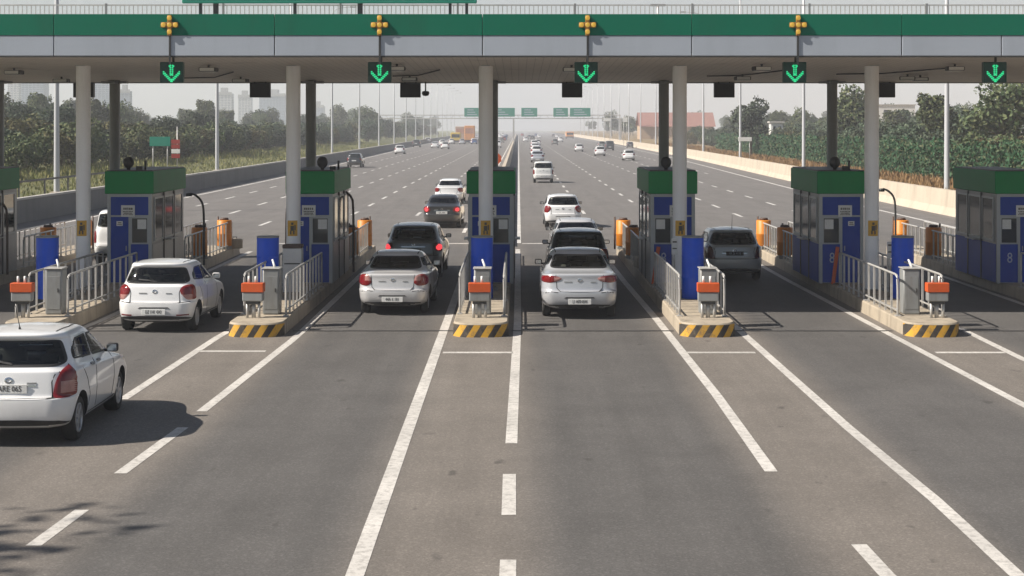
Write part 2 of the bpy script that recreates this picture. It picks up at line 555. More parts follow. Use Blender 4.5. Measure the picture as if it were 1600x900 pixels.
def patch(bvh, view, poly, name, mat, parent, off=0.006, hole=None, dome=0.0, step=0.06, smooth=True, mi_fn=None):
    poly = resample_closed(poly, step)
    pts = [Vector(p) for p in poly]
    n0 = len(pts)
    edges = [(i, (i + 1) % n0) for i in range(n0)]
    if hole is not None:
        hole = resample_closed(hole, step)
        k0 = len(pts)
        pts += [Vector(p) for p in hole]
        edges += [(k0 + i, k0 + (i + 1) % len(hole)) for i in range(len(hole))]
    xs = [p[0] for p in poly]; zs = [p[1] for p in poly]
    x = min(xs) + step / 2
    while x < max(xs):
        z = min(zs) + step / 2
        while z < max(zs):
            if in_poly((x, z), poly) and edge_dist((x, z), poly) > step * .4 and (hole is None or not in_poly((x, z), hole)):
                pts.append(Vector((x, z)))
            z += step
        x += step
    vo, eo, fo = delaunay_2d_cdt(pts, edges, [], 0, 1e-5)[:3]
    bm = bmesh.new()
    vs = []
    for v in vo:
        dd = off
        if dome > 0:
            dd += dome * (1 - math.exp(-edge_dist((v.x, v.y), poly) / 0.025))
        vs.append(bm.verts.new(project(bvh, view, (v.x, v.y), dd)))
    for f in fo:
        c = (sum(vo[i].x for i in f) / len(f), sum(vo[i].y for i in f) / len(f))
        if not in_poly(c, poly): continue
        if hole is not None and in_poly(c, hole): continue
        try:
            nf = bm.faces.new([vs[i] for i in f]); nf.smooth = smooth
            if mi_fn: nf.material_index = mi_fn(c)
        except ValueError: pass
    loose = [v for v in bm.verts if not v.link_faces]
    bmesh.ops.delete(bm, geom=loose, context='VERTS')
    d = VIEWS[view][1]
    bm.normal_update()
    for f in bm.faces:
        if f.normal.dot(d) > 0: f.normal_flip()
    # a short skirt down to the body closes the rim
    be = [e for e in bm.edges if e.is_boundary]
    ret = bmesh.ops.extrude_edge_only(bm, edges=be)
    for g in ret['geom']:
        if isinstance(g, bmesh.types.BMVert):
            g.co += d * (off + 0.012)
    me = bpy.data.meshes.new(name); bm.to_mesh(me); bm.free()
    for m in (mat if isinstance(mat, (list, tuple)) else [mat]): me.materials.append(m)
    me.set_sharp_from_angle(angle=R(50))
    return link(bpy.data.objects.new(name, me), parent)

def strip_poly(path, w):
    L, Rr = [], []
    for i, p in enumerate(path):
        a = Vector(path[max(i - 1, 0)]); b = Vector(path[min(i + 1, len(path) - 1)])
        d = (b - a).normalized(); n = Vector((-d.y, d.x)) * w / 2
        L.append((p[0] + n.x, p[1] + n.y)); Rr.append((p[0] - n.x, p[1] - n.y))
    return L + list(reversed(Rr))

def mirror(poly): return [(-x, z) for x, z in reversed(poly)]

# body keys: half width, rear y, front y, rear z, front z, roundness
BODY = {
 'hatch': dict(keys=[(.66, .22, 3.70, .22, .20, 6), (.79, .05, 3.86, .27, .22, 6), (.83, .0, 3.9, .36, .36, 6), (.845, -.01, 3.9, .52, .50, 6), (.852, -.005, 3.88, .625, .58, 6), (.852, .0, 3.88, .645, .60, 6),
        (.85, .072, 3.85, .655, .63, 6), (.848, .085, 3.80, .74, .68, 6), (.846, .10, 3.70, .86, .76, 6), (.838, .118, 3.46, .965, .82, 5.6), (.83, .125, 3.40, .985, .835, 5.6), (.795, .165, 2.98, 1.02, .92, 5.2),
        (.765, .22, 2.72, 1.08, 1.02, 5), (.665, .40, 2.05, 1.37, 1.36, 5.4), (.655, .33, 2.0, 1.39, 1.385, 5.4), (.625, .31, 1.88, 1.44, 1.435, 5), (.595, .33, 1.80, 1.462, 1.455, 5), (.50, .48, 1.65, 1.482, 1.478, 4), (.25, .85, 1.4, 1.505, 1.505, 3), (.04, 1.1, 1.2, 1.51, 1.51, 2)],
        wheels=(.66, 3.12, .30, .80),
        rwin=[(-.62, 1.04), (.62, 1.04), (.695, 1.085), (.585, 1.355), (.52, 1.372), (-.52, 1.372), (-.585, 1.355), (-.695, 1.085)],
        lamp=[(.53, .93), (.60, 1.0), (.72, 1.02), (.80, .98), (.86, .90), (.86, .74), (.80, .70), (.68, .70), (.62, .76), (.55, .84)],
        side=[[(.58, 1.10), (1.43, 1.045), (1.43, 1.35), (.88, 1.35), (.62, 1.22)], [(1.50, 1.04), (2.46, .985), (2.50, 1.01), (1.98, 1.33), (1.50, 1.345)]],
        wscr=[(-.66, 1.0), (.66, 1.0), (.53, 1.36), (-.53, 1.36)],
        plate=(.455, .50, .12), seamz=.66, roof_y=(.6, 1.7), H=1.51, trim=[(-.76, .21), (.76, .21), (.83, .30), (.60, .37), (-.60, .37), (-.83, .30)],
        mirror=(2.28, 1.0), badge=.88),
 'sedan': dict(keys=[(.66, .22, 4.16, .22, .20, 6), (.80, .06, 4.34, .28, .22, 6), (.845, .0, 4.38, .38, .36, 6), (.86, -.01, 4.38, .52, .50, 6), (.866, -.005, 4.36, .60, .58, 6), (.866, .0, 4.36, .618, .60, 6),
        (.865, .062, 4.33, .63, .63, 6), (.86, .075, 4.28, .75, .68, 6), (.855, .085, 4.14, .88, .76, 6), (.845, .075, 3.85, .965, .83, 5.8), (.84, .085, 3.80, .985, .84, 5.8), (.80, .14, 3.5, 1.005, .90, 5.2),
        (.785, .36, 3.36, 1.02, .94, 5), (.75, .60, 3.14, 1.06, 1.02, 5), (.64, 1.06, 2.45, 1.33, 1.33, 5), (.60, 1.14, 2.34, 1.38, 1.385, 5), (.555, 1.22, 2.2, 1.42, 1.42, 4.6), (.47, 1.34, 2.05, 1.445, 1.445, 4), (.25, 1.55, 1.85, 1.465, 1.465, 3), (.04, 1.68, 1.75, 1.47, 1.47, 2)],
        wheels=(.80, 3.45, .31, .81),
        rwin=[(-.58, 1.075), (.58, 1.075), (.645, 1.10), (.545, 1.325), (.48, 1.35), (-.48, 1.35), (-.545, 1.325), (-.645, 1.10)],
        lamp=[(.53, .84), (.55, .93), (.66, .98), (.80, .96), (.87, .88), (.87, .76), (.80, .71), (.62, .72)],
        side=[[(.98, 1.13), (1.80, 1.06), (1.80, 1.31), (1.22, 1.31)], [(1.90, 1.055), (2.86, 1.0), (2.88, 1.03), (2.38, 1.295), (1.90, 1.31)]],
        wscr=[(-.66, 1.0), (.66, 1.0), (.50, 1.33), (-.50, 1.33)],
        plate=(.40, .50, .12), seamz=.64, roof_y=(1.3, 2.1), H=1.47, trim=[(-.76, .21), (.76, .21), (.83, .28), (.62, .34), (-.62, .34), (-.83, .28)],
        mirror=(2.72, 1.0), badge=.86),
 'suv': dict(keys=[(.68, .22, 3.95, .30, .28, 6), (.82, .05, 4.12, .36, .32, 6), (.86, .0, 4.15, .48, .46, 6), (.875, -.01, 4.15, .60, .58, 6), (.88, .02, 4.13, .70, .66, 6),
        (.88, .06, 4.10, .76, .72, 6), (.875, .07, 4.04, .86, .80, 6), (.86, .085, 3.90, 1.0, .90, 5.5), (.84, .11, 3.5, 1.10, .98, 5.2), (.815, .14, 3.1, 1.14, 1.04, 5),
        (.785, .18, 2.88, 1.2, 1.12, 5), (.70, .34, 2.25, 1.48, 1.48, 5), (.665, .28, 2.05, 1.545, 1.54, 5), (.62, .30, 1.95, 1.585, 1.58, 4.6), (.53, .46, 1.8, 1.61, 1.61, 4), (.26, .85, 1.5, 1.635, 1.635, 3), (.04, 1.1, 1.25, 1.64, 1.64, 2)],
        wheels=(.75, 3.3, .345, .82),
        rwin=[(-.63, 1.15), (.63, 1.15), (.69, 1.20), (.60, 1.485), (.54, 1.51), (-.54, 1.51), (-.60, 1.485), (-.69, 1.20)],
        lamp=[(.60, 1.04), (.66, 1.12), (.80, 1.12), (.86, 1.02), (.89, .88), (.86, .80), (.72, .82), (.66, .92)],
        side=[[(.62, 1.22), (1.50, 1.165), (1.50, 1.465), (.86, 1.465), (.68, 1.40)], [(1.60, 1.16), (2.62, 1.10), (2.64, 1.13), (2.16, 1.45), (1.60, 1.465)]],
        wscr=[(-.69, 1.1), (.69, 1.1), (.57, 1.48), (-.57, 1.48)],
        plate=(.80, .50, .12), seamz=.72, roof_y=(.6, 1.9), H=1.64, trim=[(-.78, .29), (.78, .29), (.86, .46), (.62, .52), (-.62, .52), (-.86, .46)],
        mirror=(2.45, 1.1), badge=1.04),
 'van': dict(keys=[(.66, .2, 3.62, .26, .24, 7), (.80, .05, 3.74, .32, .26, 7), (.84, .0, 3.78, .44, .42, 7), (.85, -.01, 3.78, .58, .56, 7), (.85, .02, 3.77, .68, .64, 7),
        (.85, .05, 3.74, .74, .70, 7), (.85, .06, 3.68, .90, .80, 7), (.845, .07, 3.5, 1.05, .92, 6.5), (.83, .09, 3.2, 1.15, 1.0, 6.5), (.81, .11, 3.05, 1.2, 1.08, 6.5),
        (.75, .20, 2.5, 1.58, 1.58, 6.5), (.72, .18, 2.35, 1.66, 1.66, 6), (.67, .22, 2.22, 1.71, 1.71, 5.5), (.58, .35, 2.1, 1.74, 1.74, 5), (.26, .85, 1.7, 1.765, 1.765, 3), (.04, 1.2, 1.35, 1.77, 1.77, 2)],
        wheels=(.62, 3.05, .31, .80),
        rwin=[(-.66, 1.22), (.66, 1.22), (.71, 1.26), (.655, 1.60), (.60, 1.63), (-.60, 1.63), (-.655, 1.60), (-.71, 1.26)],
        lamp=[(.72, .72), (.72, 1.06), (.78, 1.12), (.86, 1.06), (.86, .74), (.80, .70)],
        side=[[(.35, 1.24), (1.35, 1.20), (1.35, 1.58), (.42, 1.58)], [(1.45, 1.195), (2.75, 1.12), (2.36, 1.54), (1.45, 1.58)]],
        wscr=[(-.70, 1.1), (.70, 1.1), (.63, 1.58), (-.63, 1.58)],
        plate=(.62, .46, .12), seamz=.62, roof_y=(.5, 2.1), H=1.77, trim=[(-.76, .25), (.76, .25), (.80, .36), (.60, .40), (-.60, .40), (-.80, .36)],
        mirror=(2.6, 1.15), badge=1.02),
}

def wheel_obj(parent, x, y, rad, side, detail=True):
    w = .195
    prof = [(rad * .62, -w / 2 + .02), (rad * .80, -w / 2), (rad * .93, -w / 2 + .004), (rad * .99, -w / 2 + .035), (rad, -w / 6), (rad, w / 6), (rad * .99, w / 2 - .035), (rad * .93, w / 2 - .004), (rad * .80, w / 2), (rad * .62, w / 2 - .02)]
    m = MB(); m.lathe(prof, axis='X', n=36)
    t = m.build('wheel', M['rubber'], parent, loc=(x, y, rad))
    r = MB()
    s = side
    r.lathe([(rad * .655, s * (w / 2 - .035)), (rad * .66, s * (w / 2 - .008)), (rad * .60, s * (w / 2 - .004)), (rad * .57, s * (w / 2 - .03)), (rad * .55, s * .0)], axis='X', n=32)
    for k in range(7 if detail else 5):
        a = 2 * math.pi * k / (7 if detail else 5)
        c = Vector((s * (w / 2 - .022), rad * .36 * math.cos(a), rad * .36 * math.sin(a)))
        r.box(c, (.02, rad * .46, .05), .006, rot=Matrix.Rotation(a, 3, 'X'))
    r.cyl((s * (w / 2 - .05), 0, 0), (s * (w / 2 - .006), 0, 0), rad * .16, n=16)
    r.cyl((s * -.02, 0, 0), (s * .0, 0, 0), rad * .6, n=24, mi=1)
    r.build('rim', [M['rim'], M['dark']], t)
    return t

def make_car(kind, label, cat, paint_m, detail=True, lamp=None, lit=False, plate_text=None, dark_lamps=False, mirrors='black', antenna=False, badge=True,
             name=None, seat_m=None, roof_rails=False, lamp_split=None, plate_z=None, wiper=True, side_reflector=False, spoiler_lip=True, plate_dark=False):
    B = BODY[kind]
    root = thing(name or 'parked_car', label, cat)
    me = body_mesh(B['keys'], B['wheels'], it=2) if detail else body_mesh(B['keys'], B['wheels'], na=7, nb=13, it=1)
    bm = bmesh.new(); bm.from_mesh(me)
    bvh = BVHTree.FromBMesh(bm)
    rw = round_poly(B['rwin'], .07)
    sides = [round_poly(s, .05) for s in B['side']]
    ws = round_poly(B['wscr'], .08)
    if detail:
        rin, sin_ = inset(rw, .03), [inset(s, .022) for s in sides]
        kill = []
        for f in bm.faces:
            c = f.calc_center_median(); n = f.normal
            if n.y < -.2 and in_poly((c.x, c.z), inset(rw, .02)): kill.append(f)
            elif n.y > .2 and in_poly((c.x, c.z), inset(ws, .02)) and c.y > 1.5: kill.append(f)
            elif abs(n.x) > .5 and any(in_poly((c.y, c.z), inset(s, .015)) for s in sides): kill.append(f)
        bmesh.ops.delete(bm, geom=kill, context='FACES')
    bm.to_mesh(me); bm.free()
    me.materials[0] = paint_m
    me.set_sharp_from_angle(angle=R(38))
    bo = bpy.data.objects.new('body', me); link(bo, root); bo['painted'] = 1
    if detail:
        patch(bvh, 'rear', rw, 'rear_window_frame', M['black'], root, .007, hole=rin)
        g = patch(bvh, 'rear', rw, 'rear_window', M['glass_car'], root, .004)
        patch(bvh, 'front', ws, 'windscreen', M['windscreen'], root, .004)
        for v, sg in (('right', 1), ('left', -1)):
            for s, si in zip(sides, sin_):
                w_ = patch(bvh, v, s, 'side_window', M['glass_car'], root, .004)
                patch(bvh, v, s, 'window_seal', M['black'], w_, .007, hole=si)
    else:
        patch(bvh, 'rear', rw, 'rear_window', M['glass_opaque'], root, .006, step=.12)
        patch(bvh, 'front', ws, 'windscreen', M['glass_opaque'], root, .006, step=.15)
        for v in ('right', 'left'):
            for s in sides: patch(bvh, v, s, 'side_window', M['glass_opaque'], root, .006, step=.15)
    lp = round_poly(lamp or B['lamp'], .06)
    zc = sum(p[1] for p in lp) / len(lp); xc = sum(p[0] for p in lp) / len(lp)
    red = M['lamp_dark'] if dark_lamps else M['lamp_red']
    mats = [red, M['lamp_clear'], M['lamp_lit']]
    def mi(c):
        x = abs(c[0])
        if lit and math.hypot(x - xc, (c[1] - zc)) < .085: return 2
        if lamp_split and lamp_split(x, c[1]): return 1
        return 0
    st = .025 if detail else .06
    patch(bvh, 'rear', lp, 'tail_light', mats, root, .008, dome=.018, step=st, mi_fn=mi)
    patch(bvh, 'rear', mirror(lp), 'tail_light', mats, root, .008, dome=.018, step=st, mi_fn=mi)
    tr = chaikin(B['trim'], 1, True)
    patch(bvh, 'rear', tr, 'bumper_trim', M['trim'], root, .008, step=.06 if detail else .15)
    # headlights, seen only from ahead
    for sg in (1, -1):
        hl = [(sg * .48, .66), (sg * .78, .70), (sg * .80, .78), (sg * .62, .76)] if kind in ('hatch', 'sedan') else [(sg * .5, .76), (sg * .78, .8), (sg * .8, .9), (sg * .6, .88)]
        patch(bvh, 'front', hl, 'headlight', M['lamp_glass'], root, .008, step=.06)
    # plate
    pz, pw, ph = B['plate']
    if plate_z is not None: pz = plate_z
    hit = bvh.ray_cast(Vector((0, -4, pz)), Vector((0, 1, 0)))[0]
    hit2 = bvh.ray_cast(Vector((pw / 2, -4, pz)), Vector((0, 1, 0)))[0]
    py = min(hit.y, (hit2 or hit).y) - .012
    pl = MB().box((0, 0, 0), (pw, .012, ph), .004).build('number_plate', M['glyph'] if plate_dark else M['plate'], root, loc=(0, py, pz))
    if plate_text:
        lettering(plate_text, .105, M['glyph_light'] if plate_dark else M['glyph'], pl, (0, -.0085, .0), sx=min(1.0, pw * .86 / max(.1, .064 * len(plate_text))))
    tx = B['wheels'][3]
    for sg in (-1, 1):
        for yy in B['wheels'][:2]:
            wheel_obj(root, sg * (tx - .115 + .02), yy, B['wheels'][2], sg, detail)
    # mirrors
    my, mz = B['mirror']
    for sg in (-1, 1):
        h = bvh.ray_cast(Vector((sg * 4, my, mz)), Vector((-sg, 0, 0)))[0]
        m = MB()
        m.box((sg * .12, 0, .045), (.17, .085, .125), .032, seg=3)
        m.box((sg * .02, .01, .0), (.09, .05, .035), .01)
        mo = m.build('door_mirror', paint_m if mirrors == 'paint' else M['black'], root, loc=(h.x, my, mz), sharp=50)
        if detail:
            MB().box((sg * .12, -.045, .045), (.13, .006, .09), .002).build('mirror_glass', M['chrome'], mo)
    if not detail: return root
    # tailgate gap lines and door gaps
    sz = B['seamz']
    lx = min(p[0] for p in lp) - .02
    g1 = MB()
    gap_paths = [('rear', [(-.74, sz), (-.5, sz - .015), (0, sz - .02), (.5, sz - .015), (.74, sz)])]
    wz0 = B['rwin'][0][1]
    if kind == 'sedan':
        gap_paths = [('rear', [(-.52, wz0 - .10), (-.50, sz + .05), (-.43, sz - .02), (-.2, sz - .03), (.2, sz - .03), (.43, sz - .02), (.50, sz + .05), (.52, wz0 - .10)]),
                     ('rear', [(-.80, sz - .07), (-.62, sz - .03), (-.47, sz - .045)]), ('rear', [(.80, sz - .07), (.62, sz - .03), (.47, sz - .045)])]
    else:
        xi = min(p[0] for p in (lamp or B['lamp'])) - .012
        for sg in (1, -1):
            gap_paths.append(('rear', [(sg * .70, wz0 - .03), (sg * (xi + .03), wz0 - .10), (sg * xi, (wz0 + sz) / 2), (sg * (xi + .02), sz - .01)]))
    dy = [s for s in B['side']]
    for v in ('right', 'left'):
        yb = (dy[0][1][0] + dy[1][0][0]) / 2
        yf_ = dy[1][1][0] + .06
        gap_paths += [(v, [(yb, 1.0), (yb, .70), (yb - .01, .34)]), (v, [(yf_, .95), (yf_ + .06, .70), (yf_ - .02, .34)]),
                      (v, [(B['wheels'][0] + .34, .36), (B['wheels'][0] + .42, .55), (B['wheels'][0] + .30, .78), (B['wheels'][0] + .12, .96)])]
    for v, pa in gap_paths:
        patch(bvh, v, strip_poly(pa, .014), 'panel_gap', M['gap'], bo, .003, step=.05)
    for v in ('right', 'left'):
        for yh in (B['wheels'][0] + .55, (dy[0][1][0] + dy[1][0][0]) / 2 + .14):
            zz = (dy[0][0][1]) - .17
            patch(bvh, v, chaikin([(yh, zz), (yh + .17, zz - .01), (yh + .17, zz + .025), (yh, zz + .03)], 1, True), 'door_handle', paint_m if mirrors == 'paint' else M['grey_metal'], root, .02, step=.04)
        y1, y2 = B['wheels'][0] + .42, B['wheels'][1] - .42
        zt = .25 if kind != 'suv' else .36
        patch(bvh, v, [(y1, zt), (y2, zt), (y2, zt + .07), (y1, zt + .07)], 'sill_trim', M['trim'], root, .006, step=.2)
    if badge:
        bz = B['badge']
        patch(bvh, 'rear', [(.055 * math.cos(t * math.pi / 8), bz + .042 * math.sin(t * math.pi / 8)) for t in range(16)], 'badge', M['chrome'], root, .010, dome=.006, step=.02,
              hole=[(.036 * math.cos(t * math.pi / 8), bz + .024 * math.sin(t * math.pi / 8)) for t in range(16)])
        patch(bvh, 'rear', [(-.34, bz - .05), (-.17, bz - .05), (-.17, bz - .025), (-.34, bz - .025)], 'badge', M['grey_metal'], root, .008, step=.03)
        patch(bvh, 'rear', [(.24, bz - .05), (.36, bz - .05), (.36, bz - .03), (.24, bz - .03)], 'badge', M['grey_metal'], root, .008, step=.03)
    if kind != 'van':
        bz = B['badge']
        patch(bvh, 'rear', [(-.36, bz - .082), (.36, bz - .082), (.36, bz - .066), (-.36, bz - .066)] if pz > .65 else [(-.34, pz + ph / 2 + .015), (.34, pz + ph / 2 + .015), (.30, pz + ph / 2 + .04), (-.30, pz + ph / 2 + .04)], 'plate_recess', M['chrome'] if pz > .65 else M['trim'], root, .009, step=.05)
    if wiper and kind != 'sedan':
        wz = B['rwin'][0][1] + .035
        patch(bvh, 'rear', strip_poly([(.02, wz), (-.15, wz + .03), (-.38, wz + .045)], .022), 'rear_wiper', M['black'], root, .018, step=.05)
    if side_reflector:
        for sg in (1, -1):
            q = [(sg * .48, .37), (sg * .72, .38), (sg * .72, .405), (sg * .48, .40)]
            patch(bvh, 'rear', q, 'reflector', M['lamp_red'], root, .008, step=.04)
    zr = B['H']
    if antenna:
        ay = B['roof_y'][0] + .05
        h = bvh.ray_cast(Vector((0, ay, 4)), Vector((0, 0, -1)))[0]
        a = MB(); a.cyl(h + Vector((0, 0, -.01)), h + Vector((0, -.015, .03)), .02, .012, 10); a.cyl(h + Vector((0, 0, .02)), h + Vector((-.02, -.20, .40)), .007, .004, 8)
        a.build('antenna', M['black'], root)
    # roof ditch lines
    ry0, ry1 = B['roof_y']
    for sg in (1, -1):
        pth = [(sg * .50, ry0), (sg * .53, (ry0 + ry1) / 2), (sg * .50, ry1)]
        if roof_rails:
            m = MB(); pts = []
            for t in range(9):
                yy = ry0 + (ry1 - ry0) * t / 8
                h = bvh.ray_cast(Vector((sg * .55, yy, 4)), Vector((0, 0, -1)))[0]
                pts.append(h + Vector((0, 0, .01 if t in (0, 8) else .045)))
            m.tube(pts, .016); m.build('roof_rail', M['steel'], root)
        else:
            patch(bvh, 'top', strip_poly(pth, .018), 'roof_seam', M['gap'], bo, .004, step=.08)
    # interior
    sm = M[seat_m or 'seat']
    zs = zr - 1.51
    yb = dy[0][0][0]
    for sg in (-1, 1):
        m = MB()
        fy = dy[1][0][0] + .05
        m.box((sg * .36, fy + .28, .55 + zs), (.46, .5, .16), .05, seg=2)
        m.box((sg * .36, fy, .86 + zs), (.46, .15, .58), .06, rot=Matrix.Rotation(R(12), 3, 'X'), seg=2)
        m.box((sg * .36, fy - .07, 1.22 + zs), (.26, .10, .17), .04, rot=Matrix.Rotation(R(12), 3, 'X'), seg=2)
        m.build('seat', sm, root, sharp=45)
    m = MB()
    ry = yb + .22
    m.box((0, ry + .25, .52 + zs), (1.24, .5, .16), .05, seg=2)
    m.box((0, ry, .80 + zs), (1.24, .14, .50), .05, rot=Matrix.Rotation(R(16), 3, 'X'), seg=2)
    for sx in (-.38, .38): m.box((sx, ry - .08, 1.09 + zs), (.25, .09, .13), .035, seg=2)
    m.build('rear_seat', sm, root, sharp=45)
    m = MB()
    m.box((0, B['mirror'][0] + .20, .84 + zs), (1.30, .36, .20), .06, seg=2)
    m.build('dashboard', M['trim'], root, sharp=45)
    m = MB()
    m.box((0, 1.9, .33), (1.28, 2.6, .06))
    if kind == 'sedan': m.box((0, yb + .02, .98), (1.22, .46, .03))
    m.build('cabin_floor', M['trim'], root)
    return root

# ------------------------------------------------------------------ ground and roads
LEFT_EDGE = [(-26.0, -60), (-24.2, 20), (-23.6, 60), (-23.4, 140), (-26.0, 300), (-28.0, 470), (-29.5, 800), (-31, 1600)]
RIGHT_EDGE = [(24.0, -60), (23.0, 20), (22.2, 70), (22.4, 96), (23.3, 130), (25.8, 225), (28.2, 450), (29.6, 770), (31, 1600)]

def xat(path, y):
    for a, b in zip(path, path[1:]):
        if a[1] <= y <= b[1]:
            t = (y - a[1]) / (b[1] - a[1]); return a[0] + (b[0] - a[0]) * t
    return path[-1][0]

def fine(path, step):
    y = path[0][1]; out = []
    while y < path[-1][1]:
        # smoothed over 40 m so the kinks between the surveyed points disappear
        s = sum(xat(path, min(max(y + k * 10, path[0][1]), path[-1][1])) for k in (-2, -1, 0, 1, 2)) / 5
        out.append((s, y)); y += step * (1 if y < 400 else 3)
    out.append(path[-1]); return out
LEFT_F, RIGHT_F = fine(LEFT_EDGE, 12), fine(RIGHT_EDGE, 12)

def asphalt():
    m, nt, b = new_mat('asphalt')
    g = N(nt, 'ShaderNodeNewGeometry')
    sx = N(nt, 'ShaderNodeSeparateXYZ'); nt.links.new(g.outputs['Position'], sx.inputs[0])
    # wheel-worn lanes: 4.9 m apart at the toll lanes
    a = N(nt, 'ShaderNodeMath', operation='MULTIPLY_ADD', i_1=2 * math.pi / 4.9, i_2=-1.65 * 2 * math.pi / 4.9)
    nt.links.new(sx.outputs['X'], a.inputs[0])
    n0 = N(nt, 'ShaderNodeTexNoise', i_Scale=0.09, i_Detail=5.0, i_Roughness=0.6); 
    mp = N(nt, 'ShaderNodeMapping'); mp.inputs['Scale'].default_value = (2.2, 0.5, 1)
    nt.links.new(g.outputs['Position'], mp.inputs['Vector']); nt.links.new(mp.outputs['Vector'], n0.inputs['Vector'])
    wob = N(nt, 'ShaderNodeMath', operation='MULTIPLY_ADD', i_1=1.2, i_2=-0.6); nt.links.new(n0.outputs['Fac'], wob.inputs[0])
    ad = N(nt, 'ShaderNodeMath', operation='ADD'); nt.links.new(a.outputs[0], ad.inputs[0]); nt.links.new(wob.outputs[0], ad.inputs[1])
    co = N(nt, 'ShaderNodeMath', operation='COSINE'); nt.links.new(ad.outputs[0], co.inputs[0])
    f1 = N(nt, 'ShaderNodeMapRange', i_1=-0.85, i_2=0.35, i_3=1.0, i_4=0.0); f1.interpolation_type = 'SMOOTHSTEP'
    nt.links.new(co.outputs[0], f1.inputs[0])
    far = N(nt, 'ShaderNodeMapRange', i_1=48.0, i_2=70.0, i_3=1.0, i_4=0.25); nt.links.new(sx.outputs['Y'], far.inputs[0])
    f2 = N(nt, 'ShaderNodeMath', operation='MULTIPLY'); nt.links.new(f1.outputs[0], f2.inputs[0]); nt.links.new(far.outputs[0], f2.inputs[1])
    base = mix_rgb(nt, f2.outputs[0], (0.108, 0.102, 0.097, 1), (0.186, 0.165, 0.145, 1))
    # beyond the plaza the surface is older and browner
    fb = N(nt, 'ShaderNodeMapRange', i_1=50.0, i_2=75.0, i_3=0.0, i_4=1.0); nt.links.new(sx.outputs['Y'], fb.inputs[0])
    base = mix_rgb(nt, fb.outputs[0], base, (0.168, 0.156, 0.147, 1))
    # streaks along the traffic, broad patches, fine grain
    n1 = N(nt, 'ShaderNodeTexNoise', i_Scale=1.0, i_Detail=6.0, i_Roughness=0.65)
    mp1 = N(nt, 'ShaderNodeMapping'); mp1.inputs['Scale'].default_value = (1.7, 0.07, 1)
    nt.links.new(g.outputs['Position'], mp1.inputs['Vector']); nt.links.new(mp1.outputs['Vector'], n1.inputs['Vector'])
    r1 = N(nt, 'ShaderNodeMapRange', i_1=0.25, i_2=0.75, i_3=0.87, i_4=1.13); nt.links.new(n1.outputs['Fac'], r1.inputs[0])
    base = mix_rgb(nt, 1.0, base, r1.outputs[0], 'MULTIPLY')
    n2 = N(nt, 'ShaderNodeTexNoise', i_Scale=0.5, i_Detail=8.0, i_Roughness=0.7); nt.links.new(g.outputs['Position'], n2.inputs['Vector'])
    r2 = N(nt, 'ShaderNodeMapRange', i_1=0.3, i_2=0.7, i_3=0.86, i_4=1.14); nt.links.new(n2.outputs['Fac'], r2.inputs[0])
    base = mix_rgb(nt, 1.0, base, r2.outputs[0], 'MULTIPLY')
    n3 = N(nt, 'ShaderNodeTexNoise', i_Scale=38.0, i_Detail=3.0, i_Roughness=0.8); nt.links.new(g.outputs['Position'], n3.inputs['Vector'])
    r3 = N(nt, 'ShaderNodeMapRange', i_1=0.3, i_2=0.7, i_3=0.66, i_4=1.34); nt.links.new(n3.outputs['Fac'], r3.inputs[0])
    base = mix_rgb(nt, 1.0, base, r3.outputs[0], 'MULTIPLY')
    n5 = N(nt, 'ShaderNodeTexVoronoi', i_Scale=16.0); nt.links.new(g.outputs['Position'], n5.inputs['Vector'])
    r5 = N(nt, 'ShaderNodeMapRange', i_1=0.05, i_2=0.5, i_3=1.18, i_4=0.9); nt.links.new(n5.outputs['Distance'], r5.inputs[0])
    base = mix_rgb(nt, 1.0, base, r5.outputs[0], 'MULTIPLY')
    # oil drops and small patches
    n4 = N(nt, 'ShaderNodeTexNoise', i_Scale=1.9, i_Detail=2.0)
    mp4 = N(nt, 'ShaderNodeMapping'); mp4.inputs['Scale'].default_value = (1.4, 0.8, 1)
    nt.links.new(g.outputs['Position'], mp4.inputs['Vector']); nt.links.new(mp4.outputs['Vector'], n4.inputs['Vector'])
    r4 = N(nt, 'ShaderNodeMapRange', i_1=0.68, i_2=0.76, i_3=0.0, i_4=0.6); nt.links.new(n4.outputs['Fac'], r4.inputs[0])
    base = mix_rgb(nt, r4.outputs[0], base, (0.05, 0.045, 0.042, 1))
    nt.links.new(base, b.inputs['Base Color'])
    b.inputs['Roughness'].default_value = 0.82
    b.inputs['Specular IOR Level'].default_value = 0.35
    bp = N(nt, 'ShaderNodeBump', i_Strength=0.25, i_Distance=0.01); nt.links.new(n3.outputs['Fac'], bp.inputs['Height'])
    nt.links.new(bp.outputs['Normal'], b.inputs['Normal'])
    return m
M['asphalt'] = asphalt()

def soil(name, cols, scale):
    m, nt, b = new_mat(name)
    g = N(nt, 'ShaderNodeNewGeometry')
    n1 = N(nt, 'ShaderNodeTexNoise', i_Scale=scale, i_Detail=9.0, i_Roughness=0.7); nt.links.new(g.outputs['Position'], n1.inputs['Vector'])
    cr = N(nt, 'ShaderNodeValToRGB'); nt.links.new(n1.outputs['Fac'], cr.inputs[0])
    cr.color_ramp.elements[0].position = .35; cr.color_ramp.elements[0].color = c4(cols[0])
    cr.color_ramp.elements[1].position = .65; cr.color_ramp.elements[1].color = c4(cols[1])
    nt.links.new(cr.outputs[0], b.inputs['Base Color']); b.inputs['Roughness'].default_value = .95
    bp = N(nt, 'ShaderNodeBump', i_Strength=0.6, i_Distance=0.2); nt.links.new(n1.outputs['Fac'], bp.inputs['Height']); nt.links.new(bp.outputs['Normal'], b.inputs['Normal'])
    return m
M['soil'] = soil('field', ((0.07, 0.075, 0.035), (0.15, 0.13, 0.07)), 0.08)
M['verge_left'] = soil('verge_soil', ((0.10, 0.11, 0.04), (0.19, 0.18, 0.08)), 0.5)
M['verge_right'] = soil('dry_verge_soil', ((0.16, 0.11, 0.05), (0.27, 0.19, 0.09)), 0.5)

